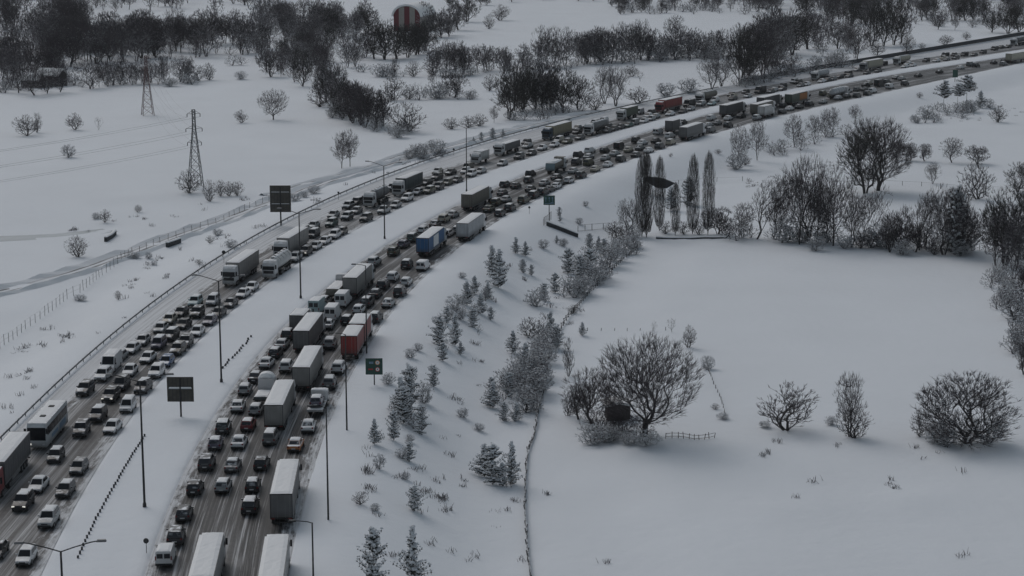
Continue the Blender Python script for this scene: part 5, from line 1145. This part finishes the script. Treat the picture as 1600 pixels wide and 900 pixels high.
TREES = """
bush 42 212 32 36;bush 58 207 30 16;bush 117 203 26 26;sapling 154 203 20 12;bush 377 192 20 20;snowbush 107 246 20 20;snowbush 377 124 13 19;snowbush 266 135 13 24;round 54 149 45 45;round 74 146 40;round 94 144 45 32
round 141 139 46 46;tall 155 137 36;round 29 145 40;multi 187 132 32;multi 212 131 36;paletall 235 130 36;tall 257 129 42;paletall 282 128 40;tall 295 127 38;bush 309 126 24;bush 327 125 26 22
round 427 187 47 44;dense 424 120 42 38;darkround 472 135 56 36;tall 439 120 26;bush 500 167 35 38;snowbush 520 184 18 22;darkround 510 160 56 44;darkround 535 185 62 46;dense 552 192 66 48;multi 570 200 66 48;dense 587 200 58 40
tall 597 197 46;bush 637 207 46 54;snowbush 620 215 18 30;tall 534 263 56 30;tall 547 259 56 30;bush 615 157 34;sapling 607 157 28;tall 616 120 30;snowbush 595 120 20 34;bush 646 120 24 24
bush 640 155 22;sapling 652 155 26;sapling 665 154 20;snowbush 682 154 26;dense 709 153 36 42;tall 675 135 26;tall 697 118 55 30;bush 677 117 26;dense 722 117 44 30;tall 747 114 42 30;multi 762 111 36;multi 787 110 36
bush 705 202 18 27;bush 732 199 18 27;bush 749 197 19 24;tall 772 192 26;bush 765 142 25 22;bush 764 45 22 18;bush 782 32 24
darkround 637 90 50 44;darkround 600 93 62 50;darkround 620 92 52 46;darkround 665 80 46 44;darkround 650 86 48 40;dense 585 92 44;dense 687 58 38;dense 702 55 32;dense 717 47 40;darkround 730 34 42;dense 655 85 46
tall 846 104 62 34;tall 866 105 62 34;tall 885 100 56 30;paletall 916 100 50 38;dense 940 97 54 42;tall 971 96 60 34;tall 985 94 56 30;multi 1001 94 62 34;multi 1015 92 42;round 1055 65 40 32;snowbush 1037 92 34 40;dense 1075 90 38 42;snowbush 1095 89 38 40;dense 1117 87 38 34
bush 987 120 19 24;sapling 1000 127 16 14;paletall 945 162 58 38;paletall 962 166 62 38;bush 930 172 24 30;bush 997 162 26 36;snowbush 1040 150 20 34;snowbush 1077 145 22 36;paletall 1112 139 52 42;paletall 1127 135 46
darkround 1157 132 88 52;dense 1175 125 86 56;multi 1192 120 80 50;darkround 1212 90 60 52;darkround 815 175 70 54;darkround 837 177 60 46;darkround 880 176 70 46;dense 904 172 52;dense 858 166 50;darkround 795 186 74 54;bush 825 105 22
dense 1215 82 60 56;darkround 1237 85 62 52;dense 1262 77 56 50;bush 1220 117 30;bush 1237 112 28;snowbush 1275 107 20 26;snowbush 1300 102 20 30;snowbush 1312 100 22 26;tall 1325 77 46;tall 1339 95 60 40;dense 1310 77 42
darkround 1362 72 66 40;darkround 1380 72 70 40;darkround 1396 70 70 40;dense 1408 67 60 34;multi 1417 87 34;bush 1370 87 22;multi 1440 32 32;round 1466 46 32;tall 1492 47 28;bush 1477 70 15 24;bush 1510 62 12;bush 1440 77 10
darkround 1550 50 32;darkround 1575 52 40 40;darkround 1592 50 42;umbrella 1474 172 44 26;umbrella 1496 165 32 22;umbrella 1510 163 43 28;bush 1437 153 9;bush 1559 191 27 28;snowbush 1450 185 20 32;snowbush 1515 176 20;pine 1532 169 26;snowbush 1430 192 13;snowbush 1545 168 14
tall 1241 230 50 32;tall 1274 217 36 28;tall 1289 213 42;tall 1302 208 40;tall 1337 192 28 20;tall 1153 262 66 30;tall 1183 251 66 30;snowbush 1150 265 24;bush 1165 258 16
poplar 1003 369 126 22;poplar 1010 371 130 20;poplar 1030 361 114 17;poplar 1055 367 80 15;poplar 1082 366 122 19;poplar 1106 366 126 19;paletall 982 367 56 42;bush 960 372 26;bush 972 375 22;bush 1040 365 20;bush 1068 366 20;bush 1092 366 22;dense 1122 366 42 46;bush 1135 370 28;snowbush 992 372 20
pine 1047 328 34;pine 1075 320 40;slant 1182 374 94 60;slant 1207 374 100 50;tall 1217 376 80 40;tall 1249 382 132 60;paletall 1262 380 136 66;tall 1277 379 92 44;tall 1302 384 124 64;slant 1351 383 92 44;snowbush 1375 386 36 52;multi 1390 394 62;slant 1436 391 102 50;tall 1447 391 88 40
darkround 1352 302 108 74;oak 1372 298 110 100;paletall 1475 398 96 60;dense 1495 398 104 50;pine 1492 398 100 44;multi 1500 397 80 50;tall 1415 392 70 34;multi 1400 390 62 44;snowbush 1232 378 40 44;slant 1330 386 80 40;tall 1290 380 96 40;dense 1430 394 44 40;dense 1520 392 62;darkround 1570 414 116 88;darkround 1597 405 120 70;bush 1527 311 56 52;round 1487 254 38 36;dense 1527 256 28 36;dense 1445 252 27;dense 1422 251 28;dense 1402 250 31
paletall 1457 287 33 24;darkround 1590 300 46;tall 1330 384 90 40;snowbush 1275 392 22 28;snowbush 1320 388 20 30;bush 1345 388 26;snowbush 1410 398 24 34;bush 1460 398 26;snowbush 1500 400 22 30;dense 1598 470 60 44;snowbush 1585 500 56 46;snowbush 1592 545 56 40;dense 1600 585 50 30;snowbush 1560 440 28 34;snowbush 1575 470 34;multi 1160 372 54
oak 1008 682 158 148;round 925 662 86 84;multi 958 672 44 40;bush 972 674 30 40;dense 905 655 56 44;snowbush 925 694 30 48;snowbush 950 690 24 40;snowbush 1010 696 24 44;bush 1000 686 34 40;bush 935 680 40 50;snowbush 985 694 18 34;bush 888 650 40 24
bush 1228 672 74 84;multi 1327 682 100 44;bush 1335 684 46 52;leafbush 1510 692 106 150;snowbush 1475 694 40 50;snowbush 1545 692 40 50;bush 1437 682 44 30;snowbush 1462 692 30 40;snowbush 1195 668 10 20;snowbush 1298 664 14 20
sapling 1022 517 16;sapling 1050 519 22 14;bush 1076 544 36 22;snowbush 1105 577 22 22;pine 910 524 20;bush 888 588 60 18;bush 1117 640 10 14;snowbush 1130 655 10 20
pine 779 449 56 38;pine 769 430 44 28;pine 806 396 24;pine 821 400 22;pine 817 426 20;pine 830 430 16;snowbush 849 388 14;pine 742 458 26;pine 762 467 26;pine 730 477 36;snowbush 714 484 24;pine 751 490 30;snowbush 719 499 20;pine 699 505 26;pine 739 511 28;sapling 748 524 20
pine 686 540 44;pine 711 540 48 26;pine 692 564 28;pine 720 554 20;snowbush 641 559 15;snowbush 653 548 12;snowbush 607 600 18;pine 640 642 68 40;pine 626 652 60 36;pine 677 604 32;snowbush 722 434 9 14;pine 767 500 20
bush 829 528 32 40;pine 860 524 36;pine 801 552 34;pine 820 577 40;snowbush 838 590 46 54;snowbush 805 608 40 44;snowbush 829 622 48 52;pine 767 618 28;pine 869 546 36;snowbush 848 570 40 44;snowbush 815 592 40 48;pine 770 638 40;snowbush 823 644 42 48;pine 807 659 30;pine 787 659 30;snowbush 845 612 40 40;pine 795 620 36;snowbush 855 545 34 36
pine 888 428 38;pine 920 434 44;pine 867 458 30;snowbush 898 465 34 38;snowbush 839 479 28 34;snowbush 950 418 36 42;snowbush 975 398 30 36;pine 921 388 22;pine 935 390 20;bush 895 490 14 22;pine 905 440 40;snowbush 930 445 36 42;snowbush 910 460 30 38;pine 850 470 26;snowbush 962 408 30 36;pine 943 400 26;snowbush 988 388 24 30
pine 630 662 56 36;snowbush 663 630 32 28;pine 658 678 44 28;pine 615 688 46 28;pine 585 694 38 26;snowbush 593 733 24 18;pine 640 721 30 24;snowbush 630 716 16 24;snowbush 633 749 12;bush 563 788 20 24;pine 648 798 38 34;snowbush 723 653 16 20;snowbush 748 673 12 18;pine 770 758 62 46;pine 757 745 50 40;pine 800 758 66 30;pine 785 760 36 26
pine 583 930 104 52;pine 645 930 106 54;snowbush 587 798 12;snowbush 640 690 12 16
bush 296 302 36 38;bush 328 315 34 20;bush 345 306 24 20;bush 358 306 22 20;bush 371 306 22 20;bush 122 401 32 34;bush 164 347 20 18;bush 216 332 12 12;snowbush 150 342 10 14;snowbush 210 404 10 24;snowbush 125 470 10 20;bush 185 468 14 12;snowbush 232 404 10 12
bush 650 245 20 30;snowbush 660 248 24 34;snowbush 682 240 22 34;snowbush 640 248 14 24;pine 752 221 14;pine 770 217 16;pine 786 214 12;pine 740 224 10;snowbush 460 314 12 20;snowbush 490 302 12 22;snowbush 475 308 9 18;snowbush 340 368 10 18;snowbush 360 386 12 20;bush 328 380 12;snowbush 240 415 8;bush 311 413 8 14
pine 874 338 14;snowbush 915 322 8;pine 875 346 10;snowbush 905 350 10;pine 870 380 12;snowbush 880 385 12;bush 1048 245 6;bush 1122 240 7 12
"""
G_T = {'poplar': 'row of poplars', 'pine': 'young snow laden pines', 'umbrella': 'tall pines by the road', 'bush': 'bare bushes', 'snowbush': 'snow covered bushes', 'sapling': 'thin saplings'}
for e in TREES.replace('\n', ';').split(';'):
    e = e.split()
    if e: tree(e[0], float(e[1]), float(e[2]), float(e[3]), float(e[4]) if len(e) > 4 else None, name_group=G_T.get(e[0], 'bare trees around the fields'))
TL = [(98, 115, 'the snow roofed house'), (636, 20, 'the striped barn'), (306, 230, 'the dark pylon'), (231, 150, 'the reddish pylon'), (440, 310, 'the tall sign back'), (585, 572, 'the square green sign'), (858, 310, 'the green direction sign'),
      (878, 360, 'the culvert'), (1028, 275, 'the dark canopy'), (967, 645, 'the dark hut'), (1492, 115, 'the far green sign'), (1075, 685, 'the picket fence'), (1050, 160, 'the bright red lorry'), (870, 205, 'the dark blue cab lorry'),
      (513, 730, 'the lamp below the recovery truck'), (780, 235, 'the dark flat trailer lorry'), (1185, 170, 'the short white lorry'), (1375, 105, 'the cream trailer lorry'), (1575, 85, 'the trailer at the right edge'), (283, 607, 'the square sign back'),
      (1290, 118, 'the grey white tanker'), (1110, 155, 'the yellowish tanker'), (1450, 8, 'the pale far house')]
auto_label(TREE_ITEMS, TL)

# belts of far trees: individuals of one look, one label per belt
def inside(x, y, poly):
    c = False; j = len(poly) - 1
    for i in range(len(poly)):
        (xi, yi), (xj, yj) = poly[i], poly[j]
        if (yi > y) != (yj > y) and x < (xj - xi) * (y - yi) / (yj - yi) + xi: c = not c
        j = i
    return c
def belt(poly, n, kinds, h0, h1, label, group):
    xs = [p[0] for p in poly]; ys = [p[1] for p in poly]; k = 0; tr = 0; pts = []
    while k < n and tr < 6000:
        tr += 1; x = R.uniform(min(xs), max(xs)); y = R.uniform(min(ys), max(ys))
        if inside(x, y, poly) and all(abs(x - a) + 2.2 * abs(y - b) > 9 for a, b in pts):
            pts.append((x, y)); h = R.uniform(h0, h1) * (.75 + .3 * (y + 40) / 150); kd = R.choice(kinds)
            t = tree(kd, x, y, h, h * R.uniform(.65, 1.0), item=False, name_group=group); t['label'] = label; t['category'] = 'tree'; t.name = 'wood_tree'; k += 1
belt([(0, 35), (60, 25), (130, 30), (135, 100), (90, 132), (0, 140)], 36, ['dense', 'multi', 'paletall', 'tall', 'paletall', 'multi'], 42, 64, 'bare tree in the dense dark wood behind the house at far left', 'dense wood at far left')
belt([(120, 62), (300, 62), (400, 70), (400, 84), (290, 86), (200, 98), (125, 112)], 46, ['paletall', 'dense', 'tall', 'multi', 'tall'], 40, 56, 'bare tree in the wood belt above the reddish pylon', 'wood belt above the reddish pylon')
belt([(0, -14), (560, -16), (520, 6), (300, 22), (130, 22), (0, 24)], 44, ['dense', 'tall', 'multi', 'paletall'], 26, 40, 'bare tree in the thin belt along the top left edge', 'thin belt along the top left edge')
belt([(400, 30), (480, 22), (560, 40), (590, 62), (585, 112), (480, 116), (400, 92)], 40, ['dense', 'darkround', 'multi', 'paletall', 'round'], 30, 46, 'bare tree in the wood left of the striped barn', 'wood left of the striped barn')
belt([(690, -12), (960, -14), (955, 2), (800, 6), (700, 18)], 16, ['dense', 'darkround'], 20, 30, 'bare tree in the dark belt at the top right of the barn', 'dark belt right of the barn')
belt([(955, 24), (1150, 16), (1200, 26), (1210, -8), (950, -10)], 34, ['dense', 'darkround', 'multi'], 18, 28, 'bare tree in the far belt across the top centre', 'far belt across the top centre')
belt([(1150, 28), (1230, 25), (1320, 40), (1360, 50), (1370, 0), (1210, -10)], 30, ['darkround', 'dense', 'paletall', 'tall'], 32, 50, 'bare tree in the wood at the upper right above the road', 'wood at the upper right')
belt([(1395, 10), (1430, 32), (1600, 40), (1610, -8), (1400, -12)], 34, ['darkround', 'dense', 'multi', 'tall'], 28, 44, 'bare tree in the wood at the top right corner', 'wood at the top right corner')

# undergrowth and the mass of the far wood: uncountable twigs, one object each
def mass(name, kind, polys, mat, h0, h1, asp, sep):
    lib = []
    for v in range(4):
        T, Cn, tips, zt, w = grow(kind, 50 + v); V, Q = prisms(T + Cn, 3); lib.append((V * np.array([1 / w, 1 / w, 1 / zt]), Q))
    VV = []; QQ = []; n = 0; rg = random.Random(len(name))
    for poly, cnt, sc in polys:
        xs = [p[0] for p in poly]; ys = [p[1] for p in poly]; k = 0; tr = 0
        while k < cnt and tr < 5000:
            tr += 1; x = rg.uniform(min(xs), max(xs)); y = rg.uniform(min(ys), max(ys))
            if not inside(x, y, poly): continue
            k += 1; X, Y, Z = gp(x, y); s_ = F / (Y * cP + (CAMH - Z) * sP); h = rg.uniform(h0, h1) * sc / s_; w = h * asp * rg.uniform(.8, 1.2); a = rg.uniform(0, 6.28); V, Q = rg.choice(lib)
            c, s2 = math.cos(a) * w, math.sin(a) * w; P = np.stack([V[:, 0] * c - V[:, 1] * s2 + X, V[:, 0] * s2 + V[:, 1] * c + Y, V[:, 2] * h + Z], 1); VV.append(P); QQ.append(Q + n); n += len(P)
    o = link(name, np_mesh(name, np.concatenate(VV), np.concatenate(QQ), mat)); o['kind'] = 'stuff'; return o
mass('hedge_undergrowth', 'scrub', [([(825, 106), (1130, 84), (1130, 93), (960, 100), (830, 112)], 40, 1.1), ([(790, 186), (900, 168), (960, 168), (960, 174), (800, 194)], 16, 1), ([(0, 138), (320, 124), (320, 131), (0, 147)], 30, 1.0),
    ([(505, 160), (560, 190), (650, 205), (640, 217), (580, 205), (530, 188)], 22, 1.1), ([(1150, 132), (1330, 98), (1335, 108), (1150, 140)], 24, 1), ([(1135, 368), (1530, 390), (1530, 398), (1135, 376)], 44, 1.7), ([(680, 118), (800, 108), (800, 116), (680, 124)], 14, 1),
    ([(585, 118), (640, 115), (640, 124), (585, 126)], 8, .9), ([(630, 152), (740, 148), (740, 156), (630, 158)], 12, .8), ([(1190, 240), (1320, 205), (1330, 212), (1200, 250)], 12, 1), ([(1420, 190), (1460, 172), (1560, 168), (1560, 176), (1440, 196)], 18, .8),
    ([(300, 60), (600, 60), (600, 118), (420, 118), (300, 88)], 46, 1.0), ([(0, 90), (120, 90), (120, 135), (0, 140)], 20, 1.0), ([(1430, 30), (1600, 38), (1600, 48), (1430, 40)], 20, .9), ([(960, 14), (1200, 12), (1200, 24), (960, 24)], 30, .8)],
    M['twig_snowy'], 10, 20, 1.5, 6)
mass('ditch_thicket', 'scrub', [([(795, 560), (830, 525), (868, 530), (868, 570), (850, 640), (800, 655), (765, 640)], 19, 1.44), ([(880, 440), (920, 400), (1000, 385), (1000, 392), (930, 460), (870, 470)], 15, 1.30), ([(700, 500), (745, 455), (780, 440), (740, 510)], 5, 0.94),
    ([(610, 640), (650, 620), (665, 660), (630, 690)], 6, 1.15), ([(1545, 440), (1600, 430), (1600, 590), (1575, 560)], 16, 1.44), ([(890, 680), (1030, 680), (1020, 696), (910, 698)], 10, 1.01)], M['twig_snowy'], 14, 24, 1.2, 6)
mass('far_wood', 'farwood', [([(400, 86), (500, 110), (560, 150), (500, 150), (440, 118)], 12, .8), ([(640, 108), (820, 102), (820, 116), (640, 124)], 16, .85), ([(825, 98), (1130, 82), (1130, 92), (830, 108)], 30, 1.0), ([(150, 122), (320, 118), (320, 130), (150, 138)], 16, .75), ([(330, 30), (560, 36), (560, 60), (330, 60)], 24, .8), ([(1225, 40), (1340, 60), (1340, 98), (1260, 84)], 16, .85), ([(660, 40), (720, 36), (700, 64), (640, 88)], 10, .85), ([(1540, 400), (1600, 395), (1600, 425), (1560, 425)], 5, 2.0), ([(0, 30), (120, 25), (130, 110), (0, 138)], 26, 1.1), ([(130, 60), (400, 66), (400, 84), (200, 98), (130, 110)], 37, 1.05), ([(0, -14), (500, -14), (480, 10), (0, 24)], 37, .7), ([(400, 26), (590, 30), (590, 112), (410, 114)], 37, .9),
    ([(1150, 28), (1230, 25), (1400, 50), (1390, -5), (1180, -10)], 31, 1.0), ([(1395, 10), (1430, 30), (1600, 40), (1600, -10)], 24, .85), ([(955, 20), (1200, 18), (1200, -8), (955, -10)], 24, .6), ([(515, 160), (560, 185), (600, 198), (570, 200), (530, 184)], 11, 1.3),
    ([(1150, 130), (1215, 112), (1215, 95), (1160, 110)], 11, 1.9), ([(800, 178), (900, 172), (900, 165), (800, 165)], 9, 1.5)], M['twig_snowy'], 36, 52, .7, 8)

# thin winter haze
hm_, nt, b_ = newmat('winter_haze'); nt.nodes.remove(b_); pv = N(nt, 'ShaderNodeVolumePrincipled'); pv.inputs['Density'].default_value = .00005; pv.inputs['Color'].default_value = (.93, .95, 1, 1); pv.inputs['Anisotropy'].default_value = 0.0
nt.links.new(pv.outputs[0], nt.nodes['Material Output'].inputs['Volume'])
q = MB(); q.box(-7000, 7000, -300, 9500, -9, 90); hz = link('haze', q.mesh('haze', [hm_])); hz['kind'] = 'stuff'

# dead weeds poking through the snow: uncountable, one object
def weeds(name, polys, hm, label=None):
    segs = []
    for poly, n in polys:
        xs = [p[0] for p in poly]; ys = [p[1] for p in poly]; k = 0
        cl = []
        while k < n:
            if cl and R.random() < .6: cx, cy = R.choice(cl); x = cx + R.gauss(0, 7); y = cy + R.gauss(0, 3)
            else: x = R.uniform(min(xs), max(xs)); y = R.uniform(min(ys), max(ys)); cl.append((x, y))
            k += 1
            if not inside(x, y, poly): continue
            X, Y, Z = gp(x, y); hh = R.uniform(.4, 1.2) * hm
            for _ in range(R.randint(5, 12)):
                dx, dy = R.gauss(0, .3), R.gauss(0, .3); segs.append(((X + dx, Y + dy, Z - .05), (X + dx + R.gauss(0, .22), Y + dy + R.gauss(0, .2), Z + hh * R.uniform(.5, 1)), .035, .015))
    V, Q = prisms(segs, 3); o = link(name, np_mesh(name, V, Q, M['twig_snowy'])); o['kind'] = 'stuff'; return o
weeds('dry_weeds', [([(0, 560), (130, 470), (220, 400), (330, 370), (420, 340), (430, 360), (330, 410), (230, 470), (130, 550), (40, 640), (0, 660)], 300), ([(430, 320), (540, 285), (640, 252), (760, 215), (830, 200), (900, 182), (905, 190), (800, 210), (640, 262), (500, 318), (440, 345)], 520),
                    ([(60, 365), (110, 358), (260, 325), (400, 300), (410, 308), (280, 345), (200, 362)], 110), ([(620, 250), (650, 235), (710, 232), (700, 245), (640, 256)], 120)], .75)
weeds('ditch_weeds', [([(560, 740), (640, 560), (700, 470), (790, 400), (860, 370), (900, 385), (830, 480), (760, 560), (720, 660), (700, 800), (740, 880), (580, 820)], 150), ([(1150, 690), (1560, 690), (1500, 800), (1250, 790)], 40), ([(560, 600), (800, 480), (820, 880), (560, 890)], 90), ([(850, 720), (1560, 700), (1560, 880), (850, 880)], 14), ([(840, 480), (960, 390), (1000, 385), (900, 500), (880, 600), (850, 620)], 90),
                      ([(1330, 200), (1440, 185), (1590, 165), (1600, 180), (1450, 200), (1340, 215)], 90), ([(1150, 285), (1300, 240), (1400, 200), (1320, 290), (1200, 330)], 130)], .7)
